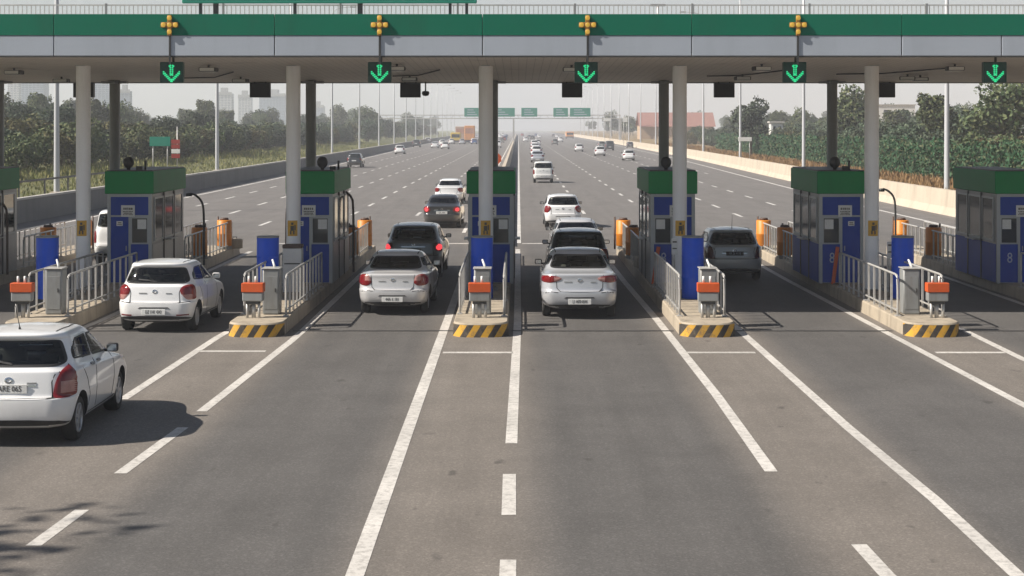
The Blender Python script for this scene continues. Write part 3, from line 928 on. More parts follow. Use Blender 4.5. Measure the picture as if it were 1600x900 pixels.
def road_paint(name, col, wear):
    m, nt, b = new_mat(name)
    g = N(nt, 'ShaderNodeNewGeometry')
    n1 = N(nt, 'ShaderNodeTexNoise', i_Scale=9.0, i_Detail=8.0, i_Roughness=0.75); nt.links.new(g.outputs['Position'], n1.inputs['Vector'])
    r = N(nt, 'ShaderNodeMapRange', i_1=0.47, i_2=0.70, i_3=0.0, i_4=wear); nt.links.new(n1.outputs['Fac'], r.inputs[0])
    n2 = N(nt, 'ShaderNodeTexNoise', i_Scale=0.7, i_Detail=3.0); nt.links.new(g.outputs['Position'], n2.inputs['Vector'])
    r2 = N(nt, 'ShaderNodeMapRange', i_1=0.3, i_2=0.7, i_3=0.82, i_4=1.1); nt.links.new(n2.outputs['Fac'], r2.inputs[0])
    o = mix_rgb(nt, r.outputs[0], c4(col), (0.17, 0.155, 0.14, 1))
    o = mix_rgb(nt, 1.0, o, r2.outputs[0], 'MULTIPLY')
    nt.links.new(o, b.inputs['Base Color']); b.inputs['Roughness'].default_value = .7
    return m
M['line'] = road_paint('line_paint', (0.60, 0.57, 0.53), 0.75)
M['line_far'] = road_paint('line_paint_worn', (0.62, 0.60, 0.57), 0.5)
M['tar'] = pmat('tar_joint', (0.035, 0.033, 0.032), 0.7, var=0.3)  # near-black colour standing in for a cast shadow on the asphalt

def structure(o): return tag(o, kind='structure')

g = MB(); g.poly([(-2600, -120, -.03), (2600, -120, -.03), (2600, 3000, -.03), (-2600, 3000, -.03)])
structure(g.build('ground', M['soil']))
r = MB()
prev = None
ys = sorted(set([round(p[1], 2) for p in LEFT_F] + [round(p[1], 2) for p in RIGHT_F]))
rv = []
for y in ys:
    rv.append((r.bm.verts.new((xat(LEFT_F, y), y, 0)), r.bm.verts.new((xat(RIGHT_F, y), y, 0))))
for a, b in zip(rv, rv[1:]): r.bm.faces.new((a[0], a[1], b[1], b[0]))
structure(r.build('road', M['asphalt']))

def verge(name, edge, side, prof, mat):
    m = MB(); rows = []
    for (x, y) in edge:
        row = []
        for (dx, z) in prof:
            zz = z + (random.uniform(-.12, .12) if 2 < dx < 60 else 0)
            row.append(m.bm.verts.new((x + side * dx, y, zz)))
        rows.append(row)
    for a, b in zip(rows, rows[1:]):
        for k in range(len(prof) - 1):
            m.bm.faces.new((a[k], a[k + 1], b[k + 1], b[k])).smooth = True
    return structure(m.build(name, mat))
VL = [(.15, .55), (1.5, .8), (4, 1.05), (9, 1.45), (14, 1.6), (30, 1.7), (90, 1.5), (420, .6), (480, -.1)]
VR = [(.15, .6), (1.5, .9), (4, 1.1), (9, 1.25), (14, 1.35), (30, 1.5), (90, 1.4), (420, .6), (480, -.1)]
verge('verge', LEFT_F, -1, VL, M['verge_left'])
verge('verge', RIGHT_F, 1, VR, M['verge_right'])
def vz(prof, dx):
    for a, b in zip(prof, prof[1:]):
        if a[0] <= dx <= b[0]: return a[1] + (b[1] - a[1]) * (dx - a[0]) / (b[0] - a[0])
    return 0

# lane markings, 4 mm above the asphalt
lm = MB(); lf = MB()
def stripe(pts, w, mb=lm, z=.004):
    L = []
    for i, p in enumerate(pts):
        a = Vector(pts[max(i - 1, 0)]); b = Vector(pts[min(i + 1, len(pts) - 1)])
        d = (b - a).normalized(); n = Vector((d.y, -d.x)) * w / 2
        L.append((mb.bm.verts.new((p[0] - n.x, p[1] - n.y, z)), mb.bm.verts.new((p[0] + n.x, p[1] + n.y, z))))
    for a, b in zip(L, L[1:]): mb.bm.faces.new((a[0], a[1], b[1], b[0]))
def gx(u, v): p = ground_at(u, v); return (p.x, p.y)
W = .17
stripe([(-1.64, 8), (-1.645, 15.5), (-1.66, 36), (-1.72, 57)], .19)
stripe([(-.02, 57), (-.02, 35.4), gx(799, 693)], W)
stripe([gx(796, 741), gx(795, 805)], W); stripe([gx(794, 875), (-.11, 13)], W)
stripe([(3.02, 54), (3.10, 45), (3.25, 36), gx(1120, 618), gx(1205, 737)], W)
stripe([(4.86, 56), gx(1165, 525), gx(1325, 668), gx(1460, 780), gx(1588, 898), (5.2, 12)], W)
stripe([(7.92, 56), (7.95, 45), gx(1310, 480), gx(1590, 628), (8.3, 20), (8.35, 8)], W)
stripe([(9.72, 56), gx(1510, 518), gx(1600, 562), (10.0, 24)], W)
stripe([(12.85, 56), (12.9, 30)], W); stripe([(14.6, 56), (14.6, 30)], W)
stripe([gx(1342, 851), gx(1385, 898), (3.85, 13.5)], W)
stripe([(-4.86, 56), (-4.78, 34), gx(455, 533), gx(315, 643)], W)
stripe([gx(286, 668), gx(188, 740)], W); stripe([gx(128, 797), gx(52, 853)], W)
stripe([(-6.45, 56), (-6.42, 34), gx(340, 527), gx(192, 624)], W)
stripe([(-9.75, 56), (-9.76, 36), gx(160, 500), gx(60, 540)], W); stripe([(-11.4, 56), (-11.4, 33), (-11.6, 20)], W)
for (u1, u2, v) in ((312, 415, 549), (692, 801, 551), (1074, 1180, 551), (1462, 1570, 551)):
    stripe([gx(u1, v), gx(u2, v)], .20)
# stop line beyond the booths and the lanes of the highway
stripe([(-4.7, 59.8), (-1.8, 59.8)], .35); stripe([(.15, 59.8), (3.0, 59.8)], .35); stripe([(-9.6, 59.8), (-6.6, 59.8)], .35)
random.seed(5)
for x0, x1 in ((-5.2, -5.6), (-8.6, -9.0), (-11.9, -12.9), (-15.1, -16.6), (-18.4, -20.4), (3.45, 3.6), (6.9, 7.1), (11.3, 12.0), (14.9, 16.2), (18.0, 20.8)):
    y = 66 + random.uniform(0, 6)
    while y < 620:
        t = min(1, (y - 60) / 400); x = x0 + (x1 - x0) * t
        if not (x0 in (18.0,) and y < 150):
            stripe([(x, y), (x, y + 3.2)], .17, lf)
        y += 9.0 if y < 300 else 12
stripe([(.02, 60), (.02, 140), (.05, 400), (.05, 900)], .16, lf)
stripe([(-2.35, 66), (-2.4, 140), (-2.4, 900)], .16, lf)
stripe([(x + 2.0, y) for x, y in LEFT_F if 20 < y < 900], .2, lf)
stripe([(x - 2.6, y) for x, y in RIGHT_F if 40 < y < 900], .2, lf)
structure(lm.build('lane_markings', M['line']))
structure(lf.build('lane_markings', M['line_far']))
shd = MB()  # thin shadow line across the lanes, painted as dark strips on the road
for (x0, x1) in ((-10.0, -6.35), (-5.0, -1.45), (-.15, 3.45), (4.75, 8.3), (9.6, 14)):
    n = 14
    stripe([(x0 + (x1 - x0) * k / n, 34.05 + random.uniform(-.02, .02)) for k in range(n + 1)], .16, shd, .0055)
structure(shd.build('road_joint', M['tar']))

# ------------------------------------------------------------------ roadside walls
NJ = [(-.30, 0), (-.27, .10), (-.16, .38), (-.11, 1.12), (.11, 1.12), (.16, .38), (.27, .10), (.30, 0)]
w = MB(); w.sweep([(-.02, 0), (-.02, 1.1), (.22, 1.1), (.22, 0)], [(x - .1, y) for x, y in LEFT_F if 20 <= y <= 1000])
wl = thing('parapet_wall', 'long dark grey concrete wall bordering the far left lane in front of the grassy bank', 'wall', (0, 0, 0))
w.build('wall', M['wall_grey'], wl)
c = MB(); c.sweep([(-.06, 1.1), (-.06, 1.2), (.27, 1.2), (.27, 1.1)], [(x - .1, y) for x, y in LEFT_F if 20 <= y <= 1000]); c.build('coping', M['white_cap'], wl)
w = MB(); path = [(x + .1, y) for x, y in RIGHT_F if 20 <= y <= 1000]
w.sweep([(-.42, 0), (-.36, .12), (-.22, .40), (-.13, 1.28), (.12, 1.28), (.12, 0)], path)
tag(w.build('crash_barrier', M['barrier_concrete']), 'long pale beige concrete barrier along the right edge of the highway', 'barrier')
w = MB(); w.sweep([(-.42, 0), (-.40, .12), (-.28, .42), (-.22, 1.0), (.10, 1.0), (.16, .42), (.26, .12), (.28, 0)], [(-1.28, 58), (-1.28, 140), (-1.3, 400), (-1.3, 1000)])
tag(w.build('median_barrier', M['barrier_concrete']), 'pale concrete barrier running up the middle of the highway behind the orange disc', 'barrier')
# steel rail in the median and over the left wall
def guard_rail(name, label, path, z0, post_step, h, mat):
    t = thing(name, label, 'guard rail', (path[0][0], path[0][1], z0))
    o = Vector((path[0][0], path[0][1], 0))
    m = MB(); m.sweep([(-.03, h - .10), (-.03, h), (.03, h), (.03, h - .10)], [(p[0] - o.x, p[1] - o.y) for p in path]); m.build('rail', mat, t)
    L = 0; y = path[0][1]; n = 0
    while y < path[-1][1] and n < 40:
        x = xat(path, y)
        m = MB(); m.box((x - o.x, y - o.y, (h - .1) / 2), (.07, .07, h - .1)); m.build('post', mat, t)
        y += post_step; n += 1
guard_rail('guard_rail', 'thin dark rail standing behind the grey wall at the left', [(-24.1, 62), (-24.0, 100)], .8, 4, 1.15, M['dark'])

# ------------------------------------------------------------------ toll plaza
ISL = [-15.42, -10.56, -5.69, -.82, 4.10, 8.97, 13.75]
ORD = ['leftmost', 'second', 'third', 'fourth', 'fifth', 'sixth', 'rightmost']
NEAR = ['at the left edge of the photo', 'beside the white hatchback', 'to the left of the silver sedan with round lamps', 'on the median between the two silver sedans',
        'right of the silver middle lane sedan', 'to the right of the grey car in the shade', 'at the right edge of the photo']
ISLE = ['leftmost toll island', 'second toll island from the left', 'third toll island from the left', 'middle toll island', 'third toll island from the right', 'second toll island from the right', 'rightmost toll island']
POST = [s.replace('toll island', 'front column') for s in ISLE]
ISL_Y0, ISL_Y1, HW, IZ = 33.0, 55.0, .60, .30

def stripes_mat():
    m, nt, b = new_mat('hazard_stripes')
    tc = N(nt, 'ShaderNodeTexCoord'); sx = N(nt, 'ShaderNodeSeparateXYZ'); nt.links.new(tc.outputs['Object'], sx.inputs[0])
    a = N(nt, 'ShaderNodeMath', operation='MULTIPLY_ADD', i_1=-.62); nt.links.new(sx.outputs['Z'], a.inputs[0]); nt.links.new(sx.outputs['X'], a.inputs[2])
    d = N(nt, 'ShaderNodeMath', operation='DIVIDE', i_1=.30); nt.links.new(a.outputs[0], d.inputs[0])
    n1 = N(nt, 'ShaderNodeTexNoise', i_Scale=4.0, i_Detail=9.0, i_Roughness=0.75)
    oi = N(nt, 'ShaderNodeObjectInfo'); of = N(nt, 'ShaderNodeVectorMath', operation='MULTIPLY_ADD'); of.inputs[1].default_value = (37.0, 53.0, 29.0)
    nt.links.new(oi.outputs['Random'], of.inputs[0]); nt.links.new(tc.outputs['Object'], of.inputs[2]); nt.links.new(of.outputs[0], n1.inputs['Vector'])
    w = N(nt, 'ShaderNodeMath', operation='MULTIPLY_ADD', i_1=.10, i_2=9.95); nt.links.new(n1.outputs['Fac'], w.inputs[0])
    ad = N(nt, 'ShaderNodeMath', operation='ADD'); nt.links.new(d.outputs[0], ad.inputs[0]); nt.links.new(w.outputs[0], ad.inputs[1])
    fr = N(nt, 'ShaderNodeMath', operation='FRACT'); nt.links.new(ad.outputs[0], fr.inputs[0])
    gt = N(nt, 'ShaderNodeMath', operation='GREATER_THAN', i_1=.52); nt.links.new(fr.outputs[0], gt.inputs[0])
    o = mix_rgb(nt, gt.outputs[0], (0.62, 0.34, 0.035, 1), (0.045, 0.038, 0.032, 1))
    r = N(nt, 'ShaderNodeMapRange', i_1=.50, i_2=.64, i_3=0.0, i_4=.75); nt.links.new(n1.outputs['Fac'], r.inputs[0])
    o = mix_rgb(nt, r.outputs[0], o, (0.16, 0.125, 0.085, 1))
    nt.links.new(o, b.inputs['Base Color']); b.inputs['Roughness'].default_value = .75
    return m
M['stripes'] = stripes_mat()

def island_outline(hw, off=0.0, tail=True):
    rr = .42
    pts = []
    for k in range(9):
        a = math.pi + (math.pi / 2) * k / 8
        pts.append((-hw + rr + (rr + off) * math.cos(a), rr + (rr + off) * math.sin(a)))
    for k in range(9):
        a = 1.5 * math.pi + (math.pi / 2) * k / 8
        pts.append((hw - rr + (rr + off) * math.cos(a), rr + (rr + off) * math.sin(a)))
    return pts

def make_island(x, i):
    t = thing('toll_island', 'kerbed concrete island with striped nose, %s' % NEAR[i], 'kerb island', (x, ISL_Y0, 0), group='kerbed toll islands')
    L = ISL_Y1 - ISL_Y0
    out = island_outline(HW) + [(HW, L - .1), (HW - .1, L), (-HW + .1, L), (-HW, L - .1)]
    m = MB()
    n = len(out)
    a = [m.bm.verts.new((px, py, 0)) for px, py in out]
    b = [m.bm.verts.new((px * (.985 if abs(px) > .3 else 1), py + (.012 if py < .5 else -.0), IZ - .03)) for px, py in out]
    c2 = [m.bm.verts.new((px * .955, py + (.035 if py < .5 else 0), IZ)) for px, py in out]
    for k in range(n):
        m.bm.faces.new((a[k], a[(k + 1) % n], b[(k + 1) % n], b[k]))
        m.bm.faces.new((b[k], b[(k + 1) % n], c2[(k + 1) % n], c2[k]))
    m.bm.faces.new(c2)
    m.build('kerb', M['concrete'], t)
    nose = MB()
    o = island_outline(HW, .006)
    lo = [nose.bm.verts.new((px, py, 0)) for px, py in o]; hi = [nose.bm.verts.new((px * .99, py + .008, .262)) for px, py in o]
    for k in range(len(o) - 1):
        nose.bm.faces.new((lo[k], lo[k + 1], hi[k + 1], hi[k])).smooth = True
    nose.build('striped_nose', M['stripes'], t)
    # kerb joints as shallow darker seams
    return t
for i, x in enumerate(ISL): make_island(x, i)

def make_column(x, y, r, label, group, notice=True, dark=False, ztop=6.2, z0=IZ):
    t = thing('support_column', label, 'column', (x, y, z0), group=group)
    h = ztop - z0
    m = MB(); m.lathe([(r * 1.05, 0), (r, .04), (r, h - .02), (r, h)], n=36); m.build('pole', M['column'] if not dark else M['grey_metal'], t)
    m = MB(); m.box((0, 0, .012), (.62, .62, .024), .005)
    for sx in (-.24, .24):
        for sy in (-.24, .24): m.cyl((sx, sy, .02), (sx, sy, .07), .02, n=8)
    m.build('base_plate', M['grey_metal'], t)
    m = MB(); m.box((0, 0, h - .055), (1.0 if not dark else .8, .20, .07), .01); m.box((0, 0, h - .05), (.24, .8, .08), .01); m.build('cap_bracket', M['grey_metal'], t)
    if notice:
        m = MB()
        # curved plate hugging the pole
        for k in range(8):
            a0 = -math.pi / 2 - .72 + 1.44 * k / 8; a1 = -math.pi / 2 - .72 + 1.44 * (k + 1) / 8
            q = r + .008
            m.poly([(q * math.cos(a0), q * math.sin(a0), 1.40), (q * math.cos(a1), q * math.sin(a1), 1.40), (q * math.cos(a1), q * math.sin(a1), 1.80), (q * math.cos(a0), q * math.sin(a0), 1.80)])
        no = m.build('notice_plate', M['yellow'], t)
        g = MB(); yq = -r - .014
        g.box((0, yq, 1.72), (.06, .006, .06)); g.box((0, yq, 1.60), (.09, .006, .13)); g.box((-.04, yq, 1.49), (.035, .006, .09)); g.box((.04, yq, 1.49), (.035, .006, .09)); g.box((.07, yq + .012, 1.62), (.03, .006, .14))
        g.build('pictogram', M['glyph'], no)
    return t
FC = [-15.5, -11.33, -5.86, -.85, 4.20, 9.20, 14.2]
for i in range(0, 7):
    make_column(FC[i], 40.0, .185, 'pale round canopy column with yellow notice, the %s' % POST[i], 'front canopy columns')
for x, lb in ((-15.9, 'dark rear canopy column at the left edge of the photo'), (-12.35, 'dark rear canopy column rising behind the booth beside the white hatchback'), (-6.35, 'dark rear canopy column hidden behind the third front column'), (-.78, 'dark rear canopy column just behind the middle front column'),
              (4.45, 'dark rear canopy column left of the pale column near the grey shaded car'), (9.60, 'dark rear canopy column behind the booth marked 8 with a ball on its roof')):
    make_column(x, 47.0, .158, lb, 'rear canopy columns', False, True, ztop=5.95, z0=0 if x == -12.35 else IZ)

# ---- booth
def make_booth(x, i, s, label, eight=False, ball=None, pipes=(), stub=False):
    """s = +1: door on the left, window on the right"""
    t = thing('toll_booth', label, 'toll booth', (x, 41.5, IZ), group='toll booths')
    D, Wd, zt, zr = 3.9, .60, 2.42, 3.03
    m = MB(); m.span((-Wd, 0, 0), (Wd, D, zt), .012); m.build('wall', M['booth_side'], t)
    m = MB(); m.span((-Wd - .06, -.07, zt + .003), (Wd + .06, D + .06, zr), .015)
    rb = m.build('roof_band', M['booth_green'], t)
    m = MB(); m.span((-Wd - .02, -.02, zr + .002), (Wd + .02, D + .02, zr + .03)); m.build('roof', M['dark'], rb)
    f = MB()
    for xx in (-Wd + .045, Wd - .045): f.span((xx - .045, -.03, 0), (xx + .045, -.002, zt - .08))
    f.span((-Wd, -.032, zt - .08), (Wd, -.003, zt - .002))
    f.span((-.028, -.028, 0), (.028, -.004, 1.80)); f.span((-Wd + .09, -.028, 1.80), (Wd - .09, -.004, 1.845))
    f.build('front_frame', M['frame'], t)
    m = MB(); m.span((-Wd + .092, -.016, 1.847), (Wd - .092, -.003, zt - .082), .003); m.build('header_panel', M['blue'], t)
    x0, x1 = (-Wd + .092, -.03) if s > 0 else (.03, Wd - .092)
    d = MB(); d.span((x0, -.018, .03), (x1, -.003, 1.798), .004); do = d.build('door', M['blue'], t)
    h = MB(); hx = x1 - .06 if s > 0 else x0 + .06
    h.box((hx, -.03, .95), (.025, .03, .14), .008); h.build('handle', M['frame'], do)
    st = MB(); st.box(((x0 + x1) / 2, -.022, 1.62), (.17, .006, .13), .002); so = st.build('sticker', M['plate'], do)
    g = MB(); g.box(((x0 + x1) / 2, -.027, 1.64), (.10, .004, .025)); g.box(((x0 + x1) / 2, -.027, 1.595), (.12, .004, .018)); g.build('pictogram', M['glyph'], so)
    wx0, wx1 = (.03, Wd - .092) if s > 0 else (-Wd + .092, -.03)
    lp = MB(); lp.span((wx0, -.017, .03), (wx1, -.003, 1.06), .004); lpo = lp.build('lower_panel', M['blue'], t)
    if eight: lettering('8', .40, M['glyph_light'], lpo, ((wx0 + wx1) / 2 + .02, -.0195, .68), sx=.8)
    wf = MB()
    for (a, b) in (((wx0, -.026, 1.065), (wx0 + .035, -.003, 1.795)), ((wx1 - .035, -.026, 1.065), (wx1, -.003, 1.795)), ((wx0 + .036, -.026, 1.065), (wx1 - .036, -.003, 1.10)), ((wx0 + .036, -.026, 1.76), (wx1 - .036, -.003, 1.795))):
        wf.span(a, b)
    wfo = wf.build('window', M['frame'], t)
    gl = MB(); gl.span((wx0 + .036, -.010, 1.102), (wx1 - .036, -.003, 1.758)); gl.build('pane', M['glass_booth'], wfo)
    pp = MB(); pp.box(((wx0 + wx1) / 2 + .06 * s, -.013, 1.60), (.24, .004, .26)); pp.build('paper_notice', M['plate'], wfo)
    nx = .12 if s < 0 else -.02
    n_ = MB(); n_.box((nx - .02, -.036, 1.96), (.37, .014, .31), .003); no = n_.build('notice_board', M['plate'], t)
    g = MB()
    for k, (wd, zz, hh) in enumerate(((.26, 2.02, .055), (.28, 1.945, .028), (.24, 1.90, .028), (.27, 1.86, .022))):
        seg = 5 if k == 0 else 7
        for q in range(seg):
            ww = wd / seg * random.uniform(.55, .85)
            g.box((nx - .02 - wd / 2 + wd * (q + .5) / seg, -.045, zz), (ww, .004, hh))
    g.build('lettering', M['glyph'], no)
    # sides: kick panel, three tall panes, mullions
    for sg in (-1, 1):
        sd = MB(); sd.span((sg * (Wd + .001), .05, .02), (sg * (Wd + .016), D - .05, 1.06), .003); sd.build('side_panel', M['booth_side'] if i < 5 else M['blue'], t)
        for k, (ya, yb) in enumerate(((.22, 1.25), (1.38, 2.5), (2.63, 3.65))):
            fr = MB()
            for (a, b) in (((.001, ya, 1.12), (.03, ya + .05, 2.32)), ((.001, yb - .05, 1.12), (.03, yb, 2.32)), ((.001, ya + .051, 1.12), (.03, yb - .051, 1.17)), ((.001, ya + .051, 2.27), (.03, yb - .051, 2.32))):
                fr.span((sg * (Wd + a[0]), a[1], a[2]), (sg * (Wd + b[0]), b[1], b[2]))
            fo = fr.build('side_window', M['frame'], t)
            pn = MB(); pn.span((sg * (Wd + .001), ya + .051, 1.172), (sg * (Wd + .012), yb - .051, 2.268)); pn.build('pane', M['glass_booth'], fo)
        mu = MB()
        for yy in (1.315, 2.565): mu.span((sg * (Wd + .001), yy - .03, .02), (sg * (Wd + .04), yy + .03, zt - .01))
        mu.build('mullion', M['dark'], t)
        # ledge with the ticket hatch
        lg = MB(); lg.box((sg * (Wd + .10), 1.9, 1.09), (.18, .8, .03), .005); lg.build('counter_ledge', M['steel'], t)
    if ball:
        m = MB(); m.lathe([(.001, .36), (.07, .35), (.125, .30), (.15, .22), (.135, .13), (.09, .075), (.05, .05), (.05, 0)], (ball, .35, zr + .03), n=24); m.build('camera_dome', M['black'], t)
        m = MB(); m.box((ball + .28, .4, zr + .08), (.16, .12, .10), .01); m.cyl((ball + .42, .5, zr + .03), (ball + .42, .5, zr + .28), .03, n=8); m.build('roof_unit', M['dark'], t)
    for (px, py, top, hk) in pipes:
        m = MB()
        pts = [(px, py, .0), (px, py, top - .35), (px - hk * .06, py, top - .15), (px - hk * .2, py, top - .02), (px - hk * .34, py, top)]
        m.tube(chaikin(pts, 2), .035, n=8); m.build('cable_pipe', M['brown_metal'], t)
    return t
make_booth(-15.42, 0, 1, 'green topped toll booth cut off by the left edge of the photo', pipes=[(.78, 2.5, 2.1, 1)])
make_booth(-10.50, 1, 1, 'green topped toll booth directly behind the white hatchback in the lane', ball=-.12)
make_booth(-5.62, 2, 1, 'green topped toll booth with brown cable pipes at both sides', ball=.28, pipes=[(-.80, 1.0, 2.25, -1), (.82, 3.2, 2.35, 1)])
make_booth(-.74, 3, 1, 'green and blue toll booth on the median, mostly hidden by the middle column')
make_booth(4.17, 4, -1, 'green and blue toll booth between the middle silver sedan and the grey shaded car', eight=True, ball=-.15)
make_booth(8.72, 5, -1, 'blue toll booth marked 8 with a black ball on its roof', eight=True, ball=-.1)
make_booth(13.52, 6, -1, 'large blue toll booth marked 8 at the right edge of the photo', eight=True)

# ---- things on the islands, one of each built, then copied
def proto_drum():
    t = thing('blue_drum', '', 'drum')
    m = MB(); m.lathe([(.255, 0), (.27, .015), (.27, .5), (.278, .52), (.27, .54), (.27, 1.02), (.278, 1.04), (.27, 1.06), (.27, 1.52), (.262, 1.535)], n=32); m.build('barrel', M['drum_blue'], t)
    m = MB(); m.lathe([(.0, 1.545), (.20, 1.542), (.262, 1.537), (.274, 1.535), (.276, 1.50), (.271, 1.50)], n=32); m.build('lid', M['grey_metal'], t)
    return t
def proto_amber():
    t = thing('amber_drum', '', 'drum')
    m = MB(); m.lathe([(.20, .10), (.225, .12), (.225, .45), (.232, .46), (.232, .49), (.225, .50), (.225, .88), (.20, .90), (.0, .905)], n=28); m.build('barrel', M['amber'], t)
    m = MB(); m.box((0, 0, .05), (.34, .34, .10), .01); m.build('base', M['grey_metal'], t)
    m = MB(); m.cyl((0, 0, .902), (0, 0, .97), .14, .12, 16); m.build('lid', M['brown_metal'], t)
    m = MB(); m.cyl((.26, .06, 0), (.26, .06, 1.0), .028, n=10); m.build('post', M['brown_metal'], t)
    return t
def proto_head():
    t = thing('barrier_post', '', 'barrier post')
    m = MB(); m.span((-.24, -.10, .56), (.24, .12, .76), .012); m.build('orange_head', M['orange'], t)
    m = MB(); m.span((-.225, -.085, .36), (.225, .11, .558), .02); m.build('housing', M['grey_metal'], t)
    m = MB(); m.span((-.15, -.06, .30), (.15, .09, .359), .01); m.build('collar', M['dark'], t)
    for sx in (-.13, .0, .13):
        m = MB(); m.cyl((sx, 0 if sx else .05, 0), (sx, 0 if sx else .05, .31), .030 if sx else .045, n=14); m.build('leg', M['steel'], t)
    for sx in (-.10, .05):
        m = MB(); m.cyl((sx, .02, .758), (sx, .02, .90), .026, n=12); m.build('stud', M['white'], t)
    return t
def proto_cabinet():
    t = thing('control_cabinet', '', 'cabinet')
    m = MB(); m.span((-.19, -.19, 0), (.19, .19, 1.02), .03); m.build('case', M['grey_metal'], t, sharp=40)
    m = MB(); m.span((-.21, -.21, 1.022), (.21, .21, 1.05), .01); m.build('lid', M['steel'], t)
    m = MB(); m.span((-.15, -.197, .12), (.15, -.191, .86), .003); do = m.build('door', M['grey_metal'], t)
    h = MB(); h.box((.10, -.205, .55), (.02, .02, .09), .004); h.build('handle', M['dark'], do)
    m = MB(); m.tube([(.06, 0, 1.04), (.04, .03, 1.10), (-.01, .08, 1.22)], [.026, .026, .02], n=10); m.build('barrier_arm', M['white'], t)
    return t
def proto_rail(L, nb, name='safety_railing'):
    t = thing(name, '', 'railing')
    m = MB(); m.tube(chaikin([(0, 0, 0), (0, 0, .80), (0, .06, .90), (0, .3, .92), (0, L - .1, .92), (0, L, .90), (0, L, 0)], 1), .026, n=10); m.build('handrail', M['steel'], t)
    m = MB()
    for k in range(1, nb): m.box((0, L * k / nb, .455), (.042, .042, .91))
    m.box((0, L / 2, .13), (.03, L, .03))
    m.build('balusters', M['steel'], t)
    for k in (0, .5, 1.0):
        m = MB(); m.box((0, L * k, .012), (.12, .12, .024), .004); m.build('foot_plate', M['steel'], t)
    return t
drum, amber, head, cab = proto_drum(), proto_amber(), proto_head(), proto_cabinet()
rail_f, rail_r = proto_rail(6.2, 11), proto_rail(7.6, 14)
used = set()
def put(p, loc, label, group, rz=0.0, scale=None):
    if p.name not in used:
        used.add(p.name); p.location = loc; p.rotation_euler = (0, 0, rz); p['label'] = label; p['group'] = group
        if scale: p.scale = (scale,) * 3
        return p
    return dup(p, loc, rz, label, group, scale=scale)
DR = {1: -11.62, 2: -6.18, 3: -.90, 4: 4.30, 5: 9.48, 6: 14.4, 0: -16.3}
HD = {0: -15.5, 1: -10.98, 2: -5.87, 3: -.86, 4: 4.20, 5: 9.27, 6: 13.9}
for i, x in enumerate(ISL):
    w_ = ISLE[i]
    put(drum, (DR[i], 37.9, IZ), 'tall blue drum with a grey lid on the ' + w_, 'blue drums on the toll islands', rz=random.uniform(0, 3))
    put(head, (HD[i], 34.0, IZ), 'orange headed barrier post at the front of the ' + w_, 'orange headed barrier posts', rz=random.uniform(-.06, .06), scale=1.02)
    cx = {1: .52, 5: -.42, 4: .08, 2: .30}.get(i, .05)
    put(cab, (HD[i] + cx, 34.75, IZ), 'grey cabinet with a white arm stub on the ' + w_, 'grey control cabinets')
    for sg, sd in ((-1, 'left'), (1, 'right')):
        put(rail_f, (x + sg * .50, 34.3 if sg > 0 or i > 3 else 34.7, IZ), 'front steel railing at the %s kerb of the %s' % (sd, w_), 'front island railings')
        put(rail_r, (x + sg * .50, 46.3, IZ), 'rear steel railing at the %s kerb of the %s' % (sd, w_), 'rear island railings')
    for k, (dx, yy) in enumerate(((.30, 49.4), (.36, 53.3))):
        if i in (3,) : continue
        put(amber, (x + (dx if i < 4 else -dx - .1), yy, IZ), '%s amber drum behind the booth on the %s' % (('nearer', 'farther')[k], w_), 'amber drums behind the booths', rz=random.uniform(0, 3), scale=1.12)
# white ticket cabinet by the third column, litter bins, tall cones
t = thing('ticket_cabinet', 'white cabinet with a brown top at the foot of the third column from left', 'cabinet', (-5.78, 39.4, IZ))
m = MB(); m.span((-.24, -.18, 0), (.24, .18, 1.12), .015); m.build('case', M['white'], t)
m = MB(); m.span((-.25, -.19, 1.122), (.25, .19, 1.22), .02); m.build('top', M['brown_metal'], t)
m = MB(); m.span((-.2, -.186, .72), (.2, -.181, .75)); m.build('slot', M['dark'], t)
for k, (x, y, lb) in enumerate(((3.70, 41.25, 'slim orange board leaning on the booth next to the middle silver sedan'), (8.52, 41.2, 'slim orange board leaning at the foot of the booth marked 8'))):
    t = thing('orange_board', lb, 'board', (x, y, IZ), group='slim orange boards')
    m = MB(); m.box((0, .10, .50), (.10, .03, 1.02), .006, rot=Matrix.Rotation(R(-9), 3, 'X') @ Matrix.Rotation(R(9), 3, 'Y')); m.build('board', M['orange'], t)
    m = MB(); m.box((0, .02, .02), (.16, .10, .04), .006); m.build('foot', M['brown_metal'], t)
for k, (x, y, lb) in enumerate(((4.02, 39.55, 'small white notice post beside the blue drum left of the grey shaded car'), (9.30, 38.45, 'small white notice post in front of the blue drum near the right'),)):
    t = thing('notice_post', lb, 'notice post', (x, y, IZ))
    m = MB(); m.cyl((0, 0, 0), (0, 0, 1.35), .02, n=8); m.build('post', M['steel'], t)
    m = MB(); m.box((0, -.028, 1.15), (.16, .01, .42), .002); pb = m.build('board', M['plate'], t)
    m = MB(); m.box((0, -.036, 1.27), (.11, .004, .04)); m.box((0, -.036, 1.10), (.11, .004, .03)); m.build('pictogram', M['glyph'], pb)
for k, (x, y, lb) in enumerate(((-5.35, 46.1, 'rough beige concrete block behind the booth with brown cable pipes'), (3.72, 46.2, 'rough beige concrete block behind the booth next to the middle silver sedan'), (9.75, 41.3, 'rough beige concrete block beside the booth marked 8 with a ball'), (-9.9, 53.6, 'rough beige concrete block at the rear end of the second toll island'))):
    t = thing('concrete_block', lb, 'block', (x, y, IZ), rz=.2 * k)
    m = MB(); m.box((0, 0, .17), (.42, .5, .34), .05, seg=2); m.build('block', M['concrete'], t)
    m = MB(); m.tube([(-.08, 0, .33), (-.07, 0, .40), (.07, 0, .40), (.08, 0, .33)], .014, n=6); m.build('lifting_loop', M['brown_metal'], t)
